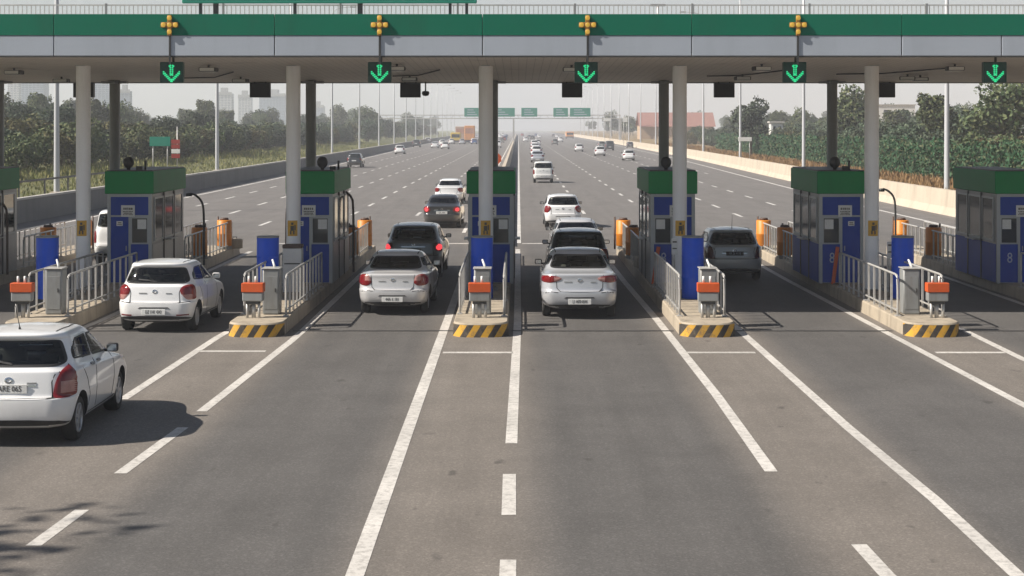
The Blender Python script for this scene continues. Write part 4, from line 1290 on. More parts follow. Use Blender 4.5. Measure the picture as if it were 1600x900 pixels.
# gooseneck lamp behind the second booth
for x, y, lb in ((-9.62, 47.0, 'black gooseneck lamp behind the booth beside the white hatchback'), (12.4, 50.5, 'thin brown gooseneck lamp left of the rightmost booth')):
    t = thing('gooseneck_lamp', lb, 'lamp', (x, y, IZ))
    m = MB(); m.tube(chaikin([(0, 0, 0), (0, 0, 1.6), (-.05, 0, 1.95), (-.25, 0, 2.15), (-.42, 0, 2.2)], 2), .035, n=8); m.build('neck', M['dark'], t)
    m = MB(); m.lathe([(.0, .05), (.09, .03), (.10, -.06), (.0, -.065)], (-.46, 0, 2.17), n=14); m.build('lamp_head', M['black'], t)

# ---- canopy
CY0, CY1, CX = 35.8, 48.2, 25.0
def soffit_z(y): return 6.20 - .0218 * (y - CY0)      # the ceiling falls a little towards the back
can = thing('toll_canopy', 'wide toll plaza canopy with green and grey fascia spanning all lanes', 'canopy', (0, CY0, 0))
def soffit_mat():
    m, nt, b = new_mat('soffit_sheet')
    tc = N(nt, 'ShaderNodeTexCoord'); sx = N(nt, 'ShaderNodeSeparateXYZ'); nt.links.new(tc.outputs['Object'], sx.inputs[0])
    n1 = N(nt, 'ShaderNodeTexNoise', i_Scale=.35, i_Detail=7.0, i_Roughness=.65); nt.links.new(tc.outputs['Object'], n1.inputs['Vector'])
    o = mix_rgb(nt, n1.outputs['Fac'], (0.46, 0.41, 0.35, 1), (0.62, 0.56, 0.49, 1))
    md = N(nt, 'ShaderNodeMath', operation='MULTIPLY', i_1=1 / .20); nt.links.new(sx.outputs['X'], md.inputs[0])
    fr = N(nt, 'ShaderNodeMath', operation='FRACT'); nt.links.new(md.outputs[0], fr.inputs[0])
    lt = N(nt, 'ShaderNodeMath', operation='LESS_THAN', i_1=.10); nt.links.new(fr.outputs[0], lt.inputs[0])
    mu = N(nt, 'ShaderNodeMath', operation='MULTIPLY', i_1=.35); nt.links.new(lt.outputs[0], mu.inputs[0])
    o = mix_rgb(nt, mu.outputs[0], o, (0.16, 0.14, 0.12, 1))
    n2 = N(nt, 'ShaderNodeTexNoise', i_Scale=.8, i_Detail=8.0, i_Roughness=.7)
    nt.links.new(tc.outputs['Object'], n2.inputs['Vector'])
    r = N(nt, 'ShaderNodeMapRange', i_1=.58, i_2=.74, i_3=0.0, i_4=.6); nt.links.new(n2.outputs['Fac'], r.inputs[0])
    o = mix_rgb(nt, r.outputs[0], o, (0.17, 0.145, 0.12, 1))
    nt.links.new(o, b.inputs['Base Color']); b.inputs['Roughness'].default_value = .6
    return m
M['soffit'] = soffit_mat()
D = CY1 - CY0
m = MB(); m.span((-CX, .06, 6.20), (CX, D - .06, 6.24))
for v in m.bm.verts: v.co.z -= .0218 * v.co.y
m.build('soffit', M['soffit'], can)
m = MB(); m.span((-CX + .05, .08, 6.243), (CX - .05, D - .08, 7.10)); m.build('roof', M['roof_dark'], can)
# fascia panels: grey below, green above, dark joints left open between panels
jx = [(84 - U0) / 67.04, (429 - U0) / 67.04, (754 - U0) / 67.04, (919 - U0) / 67.04, (1081 - U0) / 67.04, (1246 - U0) / 67.04, (1409 - U0) / 67.04, (1565 - U0) / 67.04]
jx = [-CX] + [-20.5, -15.6] + [(266 - U0) / 67.04 if False else None] + jx + [16.1, 20.9, CX]
jx = sorted([j for j in jx if j is not None] + [(266 - U0) / 67.04, (594 - U0) / 67.04])
for a, b in zip(jx, jx[1:]):
    m = MB(); m.span((a + .012, 0, 6.185), (b - .012, .06, 6.655), .006); m.build('fascia_panel', M['fascia_grey'], can)
gj = [-CX, -20.3, -15.4] + [(u - U0) / 67.04 for u in (84, 429, 754, 1081, 1409)] + [16.1, 20.9, CX]
for a, b in zip(gj, gj[1:]):
    m = MB(); m.span((a + .006, -.012, 6.66), (b - .006, .06, 7.155), .006); m.build('green_fascia_panel', M['green'], can)
m = MB(); m.span((-CX, .03, 6.63), (CX, .058, 6.68)); m.build('fascia_joint', M['dark'], can)
m = MB(); m.span((-CX, D - .06, 5.90), (CX, D, 7.12)); m.build('rear_fascia', M['grey_metal'], can)
for sx in (-1, 1):
    m = MB(); m.span((sx * (CX - .0), .061, 6.18), (sx * (CX + .05), D - .061, 7.15)); m.build('end_fascia', M['green'], can)
m = MB(); m.span((-CX, .0, 6.150), (CX, .055, 6.183)); m.build('drip_edge', M['dark'], can)

# roof railing
t = thing('roof_railing', 'thin steel railing with fine uprights along the canopy roof edge', 'railing', (0, 38.0, 7.10))
m = MB(); m.box((0, 0, .44), (2 * CX - .4, .03, .03)); m.box((0, 0, .12), (2 * CX - .4, .02, .02)); m.build('handrail', M['steel'], t)
m = MB()
k = -CX + .3
while k < CX - .3:
    m.box((k, 0, .22), (.018, .018, .44)); k += .11
m.build('balusters', M['steel'], t)
k = -CX + .3
while k < CX:
    m = MB(); m.box((k, 0, .24), (.05, .05, .48)); m.build('post', M['grey_metal'], t); k += 2.9
# overhead sign board with its legs
t = thing('overhead_sign', 'large green road sign with a white border standing on the canopy roof', 'road sign', (-4.55, 37.0, 7.10))
m = MB(); m.span((-3.55, -.04, .40), (3.55, .04, 2.4), .02); pnl = m.build('panel', M['sign_green'], t)
m = MB()
for (a, b) in (((-3.45, -.046, .49), (3.45, -.041, .54)), ((-3.45, -.046, 2.26), (3.45, -.041, 2.31)), ((-3.45, -.046, .541), (-3.40, -.041, 2.259)), ((3.40, -.046, .541), (3.45, -.041, 2.259))): m.span(a, b)
m.build('border', M['white'], pnl)
for u in (312, 336, 460, 562, 703, 729):
    xx = (u - U0) / 64.9 + 4.55
    m = MB(); m.box((xx, .09, .8), (.07 if u not in (336, 562) else .12, .08, 1.6)); m.build('leg', M['dark'], t)

# lane signals, amber clusters, floodlights, display boxes, cameras under the canopy
LX = [(268, 'above the white hatchback\'s lane'), (593, 'above the silver sedan with round lamps'), (916, 'above the middle lane, right of the middle column'), (1242, 'above the lane of the grey shaded car'), (1555, 'above the rightmost lane')]
def proto_signal():
    t = thing('lane_signal', '', 'lane signal')
    m = MB(); m.span((-.275, 0, -.49), (.275, .16, 0), .012); m.build('case', M['signal_box'], t)
    m = MB()
    pts = []
    for k in range(6): pts += [(-.025, -.085 - k * .045), (.025, -.085 - k * .045)]
    for k in range(6):
        for q in (0, .045):
            pts += [(-.185 + k * .034, -.235 - k * .036 - q), (.185 - k * .034, -.235 - k * .036 - q)]
    pts += [(0, -.44), (-.05, -.10), (.05, -.10), (0, -.30)]
    for (px, pz) in pts: m.box((px, -.006, pz), (.036, .012, .036), .008)
    m.build('arrow', M['signal_green'], t)
    m = MB(); m.cyl((.03, .08, 0), (.03, .08, .16), .03, n=10); m.build('hanger', M['dark'], t)
    return t
def proto_amberlight():
    t = thing('amber_beacon', '', 'beacon')
    m = MB(); m.span((-.05, .0, -.28), (.05, .05, .20), .01); m.span((-.20, .0, -.09), (.20, .05, .03), .01); m.build('housing', M['amber_housing'], t)
    for (px, pz) in ((0, .13), (-.14, -.03), (.14, -.03), (0, -.03), (0, -.19)):
        m = MB(); m.lathe([(.056, -.002), (.054, -.008), (.04, -.013), (.0, -.015)], axis='Z', n=18)
        o = m.build('lens', M['signal_amber'], t, loc=(px, -.0, pz)); o.rotation_euler = (R(-90), 0, 0)
    m = MB(); m.box((0, .052, -.62), (.04, .025, .66)); m.build('bracket', M['dark'], t)
    return t
sg_p, am_p = proto_signal(), proto_amberlight()
for u, w_ in LX:
    x = (u - U0) / 66.2
    put(sg_p, (x, 36.25, 6.06), 'lit green down arrow signal %s' % w_, 'green arrow lane signals')
for u, w_ in ((265, 'above the white hatchback\'s lane'), (593, 'above the silver sedan with round lamps'), (918, 'just right of the middle column'), (1247, 'above the grey shaded car')):
    put(am_p, ((u - U0) / 67.1, 35.735, 6.93), 'cross shaped amber lamp cluster on the green fascia %s' % w_, 'amber lamp clusters on the fascia')
dp = thing('display_box', '', 'display')
m = MB(); m.span((-.37, 0, -.52), (.37, .22, 0), .012); m.build('case', M['black'], dp)
m = MB(); m.cyl((-.2, .1, 0), (-.2, .1, .12), .02, n=8); m.cyl((.2, .1, 0), (.2, .1, .12), .02, n=8); m.build('hanger', M['dark'], dp)
for u, w_ in ((130, 'partly hidden by a front column'), (406, 'left of the third column from left'), (641, 'just right of the second green arrow'), (894, 'left of the green arrow in the middle'), (1132, 'left of the fourth green arrow'), (1383, 'right of the second column from right')):
    put(dp, ((u - U0) * 47.9 / FPX, 47.9, 5.90), 'black display box at the rear canopy edge, %s' % w_, 'black display boxes', scale=.86)
t = thing('security_camera', 'black camera hanging on a thin rod from the rear canopy edge beside a display box', 'camera', ((665 - U0) / 50.2, 47.8, 5.94))
m = MB(); m.cyl((0, 0, 0), (0, 0, -.30), .022, n=8); m.build('rod', M['dark'], t)
m = MB(); m.lathe([(.0, -.28), (.10, -.30), (.12, -.36), (.09, -.43), (.0, -.45)], n=18); m.build('dome', M['black'], t)
fl = thing('floodlight', '', 'floodlight')
m = MB(); m.span((-.22, -.16, -.17), (.22, .16, -.06), .02); m.build('case', M['dark'], fl)
m = MB(); m.span((-.19, -.165, -.155), (.19, -.1605, -.075)); m.span((-.18, -.12, -.178), (.18, .12, -.171)); m.build('lens', M['lamp_glass'], fl)
m = MB(); m.cyl((0, 0, -.06), (0, 0, 0), .03, n=8); m.build('stem', M['dark'], fl)
FLS = [(22, 110, 'near the left edge of the photo'), (96, 120, 'left of the second column from left'), (326, 107, 'right of the leftmost green arrow'), (376, 120, 'behind the leftmost green arrow, farther in'), (620, 106, 'right of the second green arrow'), (640, 118, 'over the third display box'), (893, 107, 'left of the middle green arrow'),
       (1190, 106, 'left of the fourth green arrow'), (1160, 117, 'over the fifth display box'), (1418, 117, 'right of the second column from right'), (1438, 118, 'farther in, right of the second column from right'), (1492, 106, 'left of the rightmost green arrow')]
for u, v, w_ in FLS:
    d = min(46.8, 36.6 + (v - 100) * .42)
    put(fl, ((u - U0) * d / FPX, d, soffit_z(d)), 'small floodlight under the canopy %s' % w_, 'floodlights under the canopy', rz=random.uniform(-.3, .3))
# conduits on the soffit
for k, (x0, x1, y) in enumerate(((-9.8, -7.8, 45), (-3.6, -2.1, 44), (5.4, 7.2, 44), (8.9, 11.3, 43))):
    m = MB(); m.tube([(x0, y, soffit_z(y) - .035), ((x0 + x1) / 2, y - .5, soffit_z(y - .5) - .045), (x1, y - 3, soffit_z(y - 3) - .035)], .018, n=8)
    tag(m.build('cable_conduit', M['dark']), '%s dark cable conduit strapped under the canopy' % ['leftmost', 'second from left', 'second from right', 'rightmost'][k], 'conduit', 'conduits under the canopy')
# T shaped mast and thin poles on the roof
t = thing('roof_mast', 'small T shaped mast on the canopy roof above the fourth column', 'mast', ((1028 - U0) / 60, 40, 7.1))
m = MB(); m.cyl((0, 0, 0), (0, 0, .62), .03, n=8); m.build('pole', M['steel'], t)
m = MB(); m.box((0, 0, .60), (.40, .06, .05), .01); m.build('crossbar', M['dark'], t)

# ------------------------------------------------------------------ traffic near the booths
def place(c, u, v, yaw=0.0, s=1.0, sy=1.0):
    p = ground_at(u, v); c.location = p; c.rotation_euler = (0, 0, R(yaw)); c.scale = (s, s * sy, s); return c
LAMP_TALL = [(.57, .65), (.60, .84), (.66, 1.0), (.73, 1.07), (.82, 1.03), (.87, .88), (.865, .72), (.80, .64)]
LAMP_ROUND = [(.50, .80), (.53, .93), (.62, .99), (.76, .98), (.85, .92), (.87, .80), (.80, .73), (.64, .71), (.55, .74)]
LAMP_WIDE = [(.37, .895), (.48, .945), (.66, .965), (.82, .945), (.88, .88), (.82, .81), (.66, .80), (.48, .83)]
c = make_car('hatch', 'white hatchback with tall red tail lights, cut by the left edge', 'car', P['white'], lamp=LAMP_TALL, plate_text='4ARE 065', antenna=True, name='hatchback_car', plate_z=.77,
             lamp_split=lambda x, z: .70 < z < .86 and .66 < x < .80)
place(c, 10, 701, 0.8, 1.07, .88)
c = make_car('hatch', 'white hatchback entering the lane between the second and third toll islands from left', 'car', P['white'], plate_text='DZ 1141 4343', name='hatchback_car', side_reflector=True, mirrors='paint',
             lamp_split=lambda x, z: z < .82 and x < .76)
place(c, 240, 521, -1.5, 1.03, .89)
c = make_car('sedan', 'silver sedan with round tail lights left of the median toll island', 'car', P['lightsilver'], lamp=LAMP_ROUND, plate_text='44A 6 181', name='sedan_car', lamp_split=lambda x, z: x < .66 and z > .84, mirrors='paint')
place(c, 613, 494, -1, 1.0)
c = make_car('suv', 'dark grey hatchback with glowing brake lights ahead of the silver round lamped sedan', 'car', P['grey'], lit=True, name='hatchback_car', lamp=[(.60, .92), (.64, 1.08), (.78, 1.10), (.86, 1.0), (.885, .88), (.84, .82), (.68, .84)], plate_z=.86, plate_dark=True, dark_lamps=True)
place(c, 645, 437, -1, 1.0)
c = make_car('sedan', 'black sedan with glowing brake lights left of the booth on the median', 'car', P['charcoal'], lit=True, lamp=LAMP_ROUND, name='sedan_car', plate_z=.70, plate_text='DL 84')
place(c, 690, 357, -1, 1.0)
c = make_car('sedan', 'white sedan ahead of the black sedan with glowing brake lights', 'car', P['white'], name='sedan_car', badge=False)
place(c, 701, 319, -1, 1.0)
c = make_car('sedan', 'silver sedan with wide lens shaped tail lights waiting in the middle lane', 'car', P['silver'], lamp=LAMP_WIDE, plate_text='L1 4470 0544', name='sedan_car', lamp_split=lambda x, z: x < .56 and abs(z - .88) < .05, seat_m='seat_light')
place(c, 906, 500, 0, 1.07)
c = make_car('suv', 'black tall car directly ahead of the silver sedan in the middle lane', 'car', P['black'], name='suv_car', roof_rails=False, mirrors='black', plate_z=.92)
place(c, 905, 452, 0, 1.0)
c = make_car('sedan', 'pale silver sedan ahead of the black tall car in the middle lane', 'car', P['lightsilver'], name='sedan_car', badge=False)
place(c, 902, 417, 0, 1.02)
c = make_car('hatch', 'white hatchback just past the booths in the middle lane, dark mirrors', 'car', P['white'], name='hatchback_car')
place(c, 880, 357, 1, 1.0)
c = make_car('van', 'boxy white minivan right of the median beyond the booths', 'car', P['offwhite'], name='minivan', wiper=False)
place(c, 849, 286, 0, 1.0)
c = make_car('hatch', 'grey hatchback with dark tail lights and a roof aerial in the shade under the canopy', 'car', P['soft_silver'], lamp=LAMP_TALL, dark_lamps=True, antenna=True, plate_text='HR 26 4118', plate_dark=True, plate_z=.80, name='hatchback_car')
place(c, 1149, 440, 1, 1.02)
c = make_car('van', 'white van in the far left lane seen between column and booth', 'car', P['white'], name='minivan')
place(c, 184, 416, 0, 1.04)

# ------------------------------------------------------------------ traffic farther up the highway
far = {}
far['hatch'] = make_car('hatch', '', 'car', P['white'], detail=False, name='hatchback_car')
far['sedan'] = make_car('sedan', '', 'car', P['white'], detail=False, name='sedan_car')
far['suv'] = make_car('suv', '', 'car', P['white'], detail=False, name='suv_car')
far['van'] = make_car('van', '', 'car', P['white'], detail=False, name='minivan')
fused = set()
def far_car(kind, p, col, label, group=None, s=1.0, yaw=0.0):
    src = far[kind]
    if kind not in fused:
        fused.add(kind); o = src
        o.location = (p[0], p[1], 0); o.rotation_euler = (0, 0, yaw); o.scale = (s,) * 3; o['label'] = label
        if group: o['group'] = group
        for ch in o.children:
            if ch.get('painted'):
                ch.material_slots[0].link = 'OBJECT'; ch.material_slots[0].material = P[col]
        return o
    return dup(src, (p[0], p[1], 0), yaw, label, group, P[col], s)
FAR = [('suv', 553, 262, 'charcoal', 'dark car alone beside the left wall beyond the third booth', 1.0),
       ('hatch', 624, 241, 'white', 'white car farther along the left wall, ahead of the lone dark car', 1.05),
       ('suv', 650, 230, 'charcoal', 'dark car next to the left wall, ahead of a white car there', 1.1),
       ('hatch', 668, 223, 'white', 'small white car farthest along the left wall before the yellow bus', 1.1),
       ('hatch', 695, 233, 'white', 'white car in the open lane left of the middle column', 1.05),
       ('sedan', 735, 222, 'white', 'white car below the orange lorry, just left of the middle column', 1.1),
       ('sedan', 840, 254, 'silver', 'silver car queueing straight ahead of the boxy white minivan', 1.05),
       ('hatch', 838, 244, 'white', 'white car second ahead of the boxy white minivan', 1.1),
       ('sedan', 836.5, 236, 'white', 'white car third ahead of the boxy white minivan', 1.1),
       ('hatch', 835, 230, 'white', 'white car fourth ahead of the boxy white minivan', 1.1),
       ('sedan', 827, 217, 'grey', 'grey car far up the lane right of the median', 1.1),
       ('hatch', 905, 237, 'white', 'leftmost white car of the three right of the queue', 1.0),
       ('hatch', 938, 244, 'white', 'white car beside the dark roofed van near the right barrier', 1.05),
       ('van', 953, 235, 'charcoal', 'dark van just ahead of a white car near the right barrier', 1.1),
       ('hatch', 983, 251, 'white', 'nearest white car close to the right barrier beyond the booths', 1.0),
       ('suv', 985, 231, 'charcoal', 'small dark car hugging the right barrier', .85)]
for k, u, v, col, lb, s in FAR: far_car(k, ground_at(u, v), col, lb, s=s)
random.seed(21)
for i in range(48):
    left = i % 3 != 0
    y = random.uniform(400, 950) if i < 30 else random.uniform(330, 520)
    if i >= 30: left = i % 5 != 0
    x = random.choice([-5, -8.5, -12, -15.5, -19]) if left else random.choice([2.2, 5.4, 9.3, 13.5, 18])
    far_car(random.choice(['hatch', 'sedan', 'suv', 'van', 'hatch']), (x + random.uniform(-.5, .5), y), random.choice(['white', 'white', 'silver', 'charcoal', 'red', 'blue', 'grey']),
            'tiny distant car in the haze on the left carriageway' if left else 'tiny distant car in the haze on the right carriageway', 'distant cars on the left carriageway' if left else 'distant cars on the right carriageway')

def lorry(label, loc, L, Wd, H, body, cab, kind='lorry', bus=False):
    t = thing(kind, label, 'bus' if bus else 'lorry', loc)
    m = MB(); m.span((-Wd / 2, 0, .9), (Wd / 2, L * (.97 if bus else .72), H), .12); m.build('body' if bus else 'cargo_box', body, t)
    if not bus:
        m = MB(); m.span((-Wd / 2 + .05, L * .74, .7), (Wd / 2 - .05, L, H * .75), .12); m.build('cab', cab, t)
    m = MB(); m.span((-Wd / 2 + .08, .1, .55), (Wd / 2 - .08, L * .97, .88)); m.build('chassis', M['dark'], t)
    m = MB(); m.span((-Wd / 2 + .25, -.012, H * .55), (Wd / 2 - .25, -.001, H * .85)); m.build('rear_window' if bus else 'rear_door', M['glass_opaque'] if bus else cab, t)
    m = MB(); m.span((-Wd / 2, -.05, .62), (Wd / 2, .08, .86)); m.build('bumper', M['dark'], t)
    for sx in (-1, 1):
        for y in (L * .18, L * .82):
            m = MB(); m.cyl((sx * (Wd / 2 - .3), y, .5), (sx * (Wd / 2 - .02), y, .5), .5, n=20); m.build('wheel', M['rubber'], t)
        m = MB(); m.box((sx * (Wd / 2 - .18), -.062, .75), (.26, .02, .14)); m.build('tail_light', M['lamp_red'], t)
    return t
M['bus_yellow'] = pmat('bus_yellow', (0.60, 0.42, 0.06), .5); M['lorry_orange'] = pmat('lorry_orange', (0.62, 0.26, 0.07), .6, var=.2, scale=1.5); M['lorry_red'] = pmat('lorry_tan', (0.42, 0.20, 0.13), .6, var=.3, scale=1)
M['lorry_brown'] = pmat('lorry_load', (0.40, 0.27, 0.20), .9, var=.3, scale=1)
lorry('small yellow bus far up the left carriageway', (-18.0, 440, 0), 8, 2.8, 3.2, M['bus_yellow'], M['bus_yellow'], 'bus', True)
lorry('tall orange lorry far up the left carriageway beside the middle column', (-14.5, 455, 0), 9, 3.0, 5.2, M['lorry_orange'], M['lorry_red'])
lorry('tan lorry with a high load left of the tall orange lorry', (-18.6, 490, 0), 9, 3.0, 5.0, M['lorry_brown'], M['lorry_red'])
lorry('low orange bus far up the right carriageway by the barrier', (21.5, 640, 0), 9, 3.2, 3.0, M['lorry_orange'], M['lorry_red'], 'bus', True)

# ------------------------------------------------------------------ street furniture along the highway
def proto_lamp(side):
    t = thing('street_lamp', '', 'street lamp')
    m = MB(); m.lathe([(.16, 0), (.155, .5), (.12, 8), (.08, 19.5), (.0, 19.52)], n=14); m.build('pole', M['lamp_pole'], t)
    m = MB(); m.tube(chaikin([(0, 0, 19.0), (side * -.2, 0, 19.9), (side * -1.2, 0, 20.3), (side * -2.6, 0, 20.4)], 1), .06, n=8); m.build('arm', M['lamp_pole'], t)
    m = MB(); m.box((side * -2.9, 0, 20.38), (.9, .32, .16), .05); m.build('luminaire', M['grey_metal'], t)
    m = MB(); m.box((0, 0, .05), (.6, .6, .5), .03); m.build('footing', M['concrete'], t)
    return t
M['lamp_pole'] = pmat('lamp_pole', (0.50, 0.51, 0.53), .45, .1, var=.06)
lampR, lampL = proto_lamp(1), proto_lamp(-1)
NUM = ['first', 'second', 'third', 'fourth', 'fifth', 'sixth', 'seventh', 'eighth', 'ninth', 'tenth', 'eleventh', 'twelfth', 'thirteenth', 'fourteenth', 'fifteenth', 'sixteenth']
lused = set()
def lamp(p, x, y, z, label, group):
    if p.name in lused: return dup(p, (x, y, z), 0, label, group)
    lused.add(p.name); p.location = (x, y, z); p['label'] = label; p['group'] = group
for k in range(16):
    y = 86.4 + 43.9 * k
    xr = {0: 24.1, 1: 24.2}.get(k, xat(RIGHT_F, y) + .7)
    lamp(lampR, xr, y, .6, 'tall pale lamp post behind the right barrier, %s counting from the booths' % NUM[k], 'lamp posts behind the right barrier')
    y = 82 + 43.2 * k
    lamp(lampL, xat(LEFT_F, y) - 1.1, y, .8, 'tall pale lamp post behind the left wall, %s counting from the booths' % NUM[k], 'lamp posts behind the left wall')

# far sign gantry
t = thing('sign_gantry', 'far sign gantry spanning the whole highway with green road signs', 'gantry', (0, 420, 0))
m = MB()
for z in (7.1, 8.0): m.box((-8, 0, z), (72, .22, .22))
for k in range(37): m.box((-44 + k * 2, 0, 7.55), (.10, .10, 1.0), rot=Matrix.Rotation(R(38 if k % 2 else -38), 3, 'Y'))
m.build('truss', M['steel'], t)
for x in (-44, 28, -1.3):
    m = MB(); m.box((x, 0, 3.6), (.45, .45, 7.2)); m.build('leg', M['steel'], t)
for k, (u0, u1) in enumerate(((725, 750), (752, 805), (814, 840), (864, 888), (890, 923))):
    x0, x1 = (u0 - U0) * 420 / FPX, (u1 - U0) * 420 / FPX
    m = MB(); m.span((x0 + .1, -.35, 7.6), (x1 - .1, -.22, 10.0), .03); sp = m.build('sign_panel', M['sign_green'], t)
    m = MB()
    w_ = x1 - x0
    for q in range(3): m.span((x0 + w_ * .2, -.362, 8.1 + q * .62), (x0 + w_ * (.8 - .1 * q), -.352, 8.3 + q * .62))
    m.build('lettering', M['glyph_light'], sp)

def road_sign(label, u, v, d, w, h, mat, name='road_sign', cat='road sign', leg_mat=None, z0=1.0, glyph=True):
    x = (u - U0) * d / FPX; z = CAMZ - (v - V0) * d / FPX
    t = thing(name, label, cat, (x, d, z0))
    m = MB(); m.span((-w / 2, -.03, z - z0 - h / 2), (w / 2, .03, z - z0 + h / 2), .01); pn = m.build('panel', mat, t)
    for sx in (-.35, .35):
        m = MB(); m.cyl((sx * w, .07, -.3), (sx * w, .07, z - z0 + h / 2 - .05), .04, n=8); m.build('leg', M['steel'], t)
    return t
road_sign('small green road sign in front of the trees at the left', 250, 221, 112, 1.5, .68, M['sign_green'])
road_sign('white board among the bushes at the right, left of the tall second lamp post', 1164, 217.5, 170, 1.5, .45, M['white'], 'notice_board', 'notice board')
road_sign('white board above the green hedge between the columns at the right', 1431, 246.5, 112, .88, .27, M['white'], 'notice_board', 'notice board')
road_sign('small white board beyond the right barrier near the gantry', 949, 187, 330, 1.5, .6, M['white'], 'notice_board', 'notice board')
road_sign('second small white board beyond the right barrier, closer to the booths', 977, 187, 300, .9, .9, M['white'], 'notice_board', 'notice board')
t = thing('hazard_marker', 'red and white hazard marker on a thin post beside the left verge', 'marker', ((277 - U0) * 112 / FPX, 112, 1.2))
m = MB(); m.cyl((0, 0, 0), (0, 0, 3.4), .04, n=8); m.build('post', M['steel'], t)
for q, (dz, mt) in enumerate(((.1, 'red'), (.45, 'white'), (.8, 'red'), (1.15, 'red'))):
    m = MB(); m.box((-.1, -.07, 1.15 + dz), (.62, .04, .30), .01); m.build('panel', P['red'] if mt == 'red' else M['white'], t)
t = thing('median_disc', 'orange octagonal warning disc standing on the median just left of the barrier', 'warning sign', (-1.55, 105, 0))
m = MB()
pts = [(.42 * math.cos(R(22.5 + 45 * k)), .42 * math.sin(R(22.5 + 45 * k))) for k in range(8)]
a = [m.bm.verts.new((x, -.02, 2.4 + z)) for x, z in pts]; b = [m.bm.verts.new((x, .02, 2.4 + z)) for x, z in pts]
for k in range(8): m.bm.faces.new((a[k], a[(k + 1) % 8], b[(k + 1) % 8], b[k]))
m.bm.faces.new(a); m.bm.faces.new(list(reversed(b))); m.build('disc', M['orange'], t)
m = MB(); m.cyl((-.15, .05, 0), (-.15, .05, 2.3), .035, n=8); m.cyl((.15, .05, 0), (.15, .05, 2.3), .035, n=8); m.build('leg', M['dark'], t)

# ------------------------------------------------------------------ vegetation
def leaf_cloud(mb, c, rad, n, size, flat=.75, mi=0, upright=0.0):
    c = Vector(c)
    for _ in range(n):
        while True:
            p = Vector((random.uniform(-1, 1), random.uniform(-1, 1), random.uniform(-1, 1)))
            if .25 < p.length < 1: break
        if random.random() < .7: p = p.normalized() * random.uniform(.72, 1.0)
        p = Vector((p.x * rad[0], p.y * rad[1], p.z * rad[2]))
        q = (p.normalized() * .9 + Vector((random.gauss(0, 1), random.gauss(0, 1), random.gauss(0, 1) + .3))).normalized()
        if upright: q = Vector((q.x, q.y, q.z * (1 - upright))).normalized()
        s = size * random.uniform(.55, 1.3)
        t = q.orthogonal().normalized(); t = Matrix.Rotation(random.uniform(0, 6.28), 3, q) @ t
        b = q.cross(t)
        o = c + p
        vs = [mb.bm.verts.new(o + t * s * a + b * s * e * flat) for a, e in ((-.55, -.2), (.0, -.5), (.6, .0), (.05, .5))]
        f = mb.bm.faces.new(vs); f.material_index = mi

M['leaf_a'] = leaf_mat('leaves_olive', ((0.034, 0.055, 0.022), (0.060, 0.085, 0.034), (0.095, 0.115, 0.050), (0.14, 0.145, 0.065)))
M['leaf_b'] = leaf_mat('leaves_grey_green', ((0.040, 0.060, 0.038), (0.064, 0.088, 0.054), (0.098, 0.120, 0.076)))
M['leaf_c'] = leaf_mat('leaves_ochre', ((0.045, 0.045, 0.018), (0.085, 0.078, 0.032), (0.14, 0.115, 0.05)))
M['leaf_hedge'] = leaf_mat('hedge_leaves', ((0.022, 0.062, 0.032), (0.036, 0.105, 0.052), (0.06, 0.125, 0.065), (0.13, 0.14, 0.07)))
M['grass_l'] = leaf_mat('grass_green', ((0.10, 0.12, 0.035), (0.17, 0.17, 0.06), (0.26, 0.23, 0.10)))
M['grass_r'] = leaf_mat('grass_dry', ((0.16, 0.10, 0.04), (0.26, 0.17, 0.07), (0.34, 0.24, 0.11)))

def make_tree(name, label, cat, H, Wd, mat, n, leaf, lumps, trunk=.16, z_lo=.25, seed=1):
    random.seed(seed)
    t = thing(name, label, cat)
    m = MB()
    tips = []
    h0 = H * (z_lo + .12)
    m.tube([(0, 0, -.4), (.03, .02, h0 * .5), (-.04, 0, h0)], [trunk * 1.2, trunk, trunk * .8], n=8)
    cr = []
    for k in range(lumps):
        a = k * 2.4 + random.uniform(-.4, .4); rr = Wd * .5 * random.uniform(.15, .72)
        z = H * (z_lo + (1 - z_lo) * random.uniform(.22, .86))
        rr *= 1.0 - .45 * max(0, (z / H - .6) / .4)
        p = Vector((rr * math.cos(a), rr * math.sin(a), z))
        s = Wd * random.uniform(.15, .27)
        cr.append((p, (s, s, s * random.uniform(.62, .95))))
        m.tube([(-.04, 0, h0 * random.uniform(.7, 1)), (p.x * .45, p.y * .45, (h0 + p.z) / 2), tuple(p)], [trunk * .55, trunk * .35, trunk * .12], n=6)
    m.build('trunk', M['bark'], t)
    f = MB()
    per = n // lumps
    for p, s in cr: leaf_cloud(f, p, s, per, leaf)
    # loose outer sprays break the outline
    for k in range(lumps * 2):
        p, s = random.choice(cr)
        d = Vector((random.gauss(0, 1), random.gauss(0, 1), random.gauss(.4, 1))).normalized()
        leaf_cloud(f, p + Vector((d.x * s[0], d.y * s[1], d.z * s[2])) * 1.05, (s[0] * .35,) * 3, max(6, per // 14), leaf * .9)
    f.build('crown', mat, t, normals=False)
    return t
def make_bush(label, H, Wd, mat, n, leaf, lumps, seed):
    random.seed(seed)
    t = thing('bush', label, 'bush')
    f = MB(); st = MB()
    for k in range(lumps):
        a = k * 2.4; rr = Wd * .5 * random.uniform(.1, .75)
        z = H * random.uniform(.14, .76)
        s = Wd * random.uniform(.18, .30)
        leaf_cloud(f, (rr * math.cos(a), rr * math.sin(a), z), (s, s, min(s * .9, H - z + .1)), n // lumps, leaf)
        st.tube([(rr * .2 * math.cos(a), rr * .2 * math.sin(a), -.3), (rr * math.cos(a), rr * math.sin(a), z)], [.05, .02], n=5)
    st.build('stem', M['bark'], t); f.build('foliage', mat, t, normals=False)
    return t
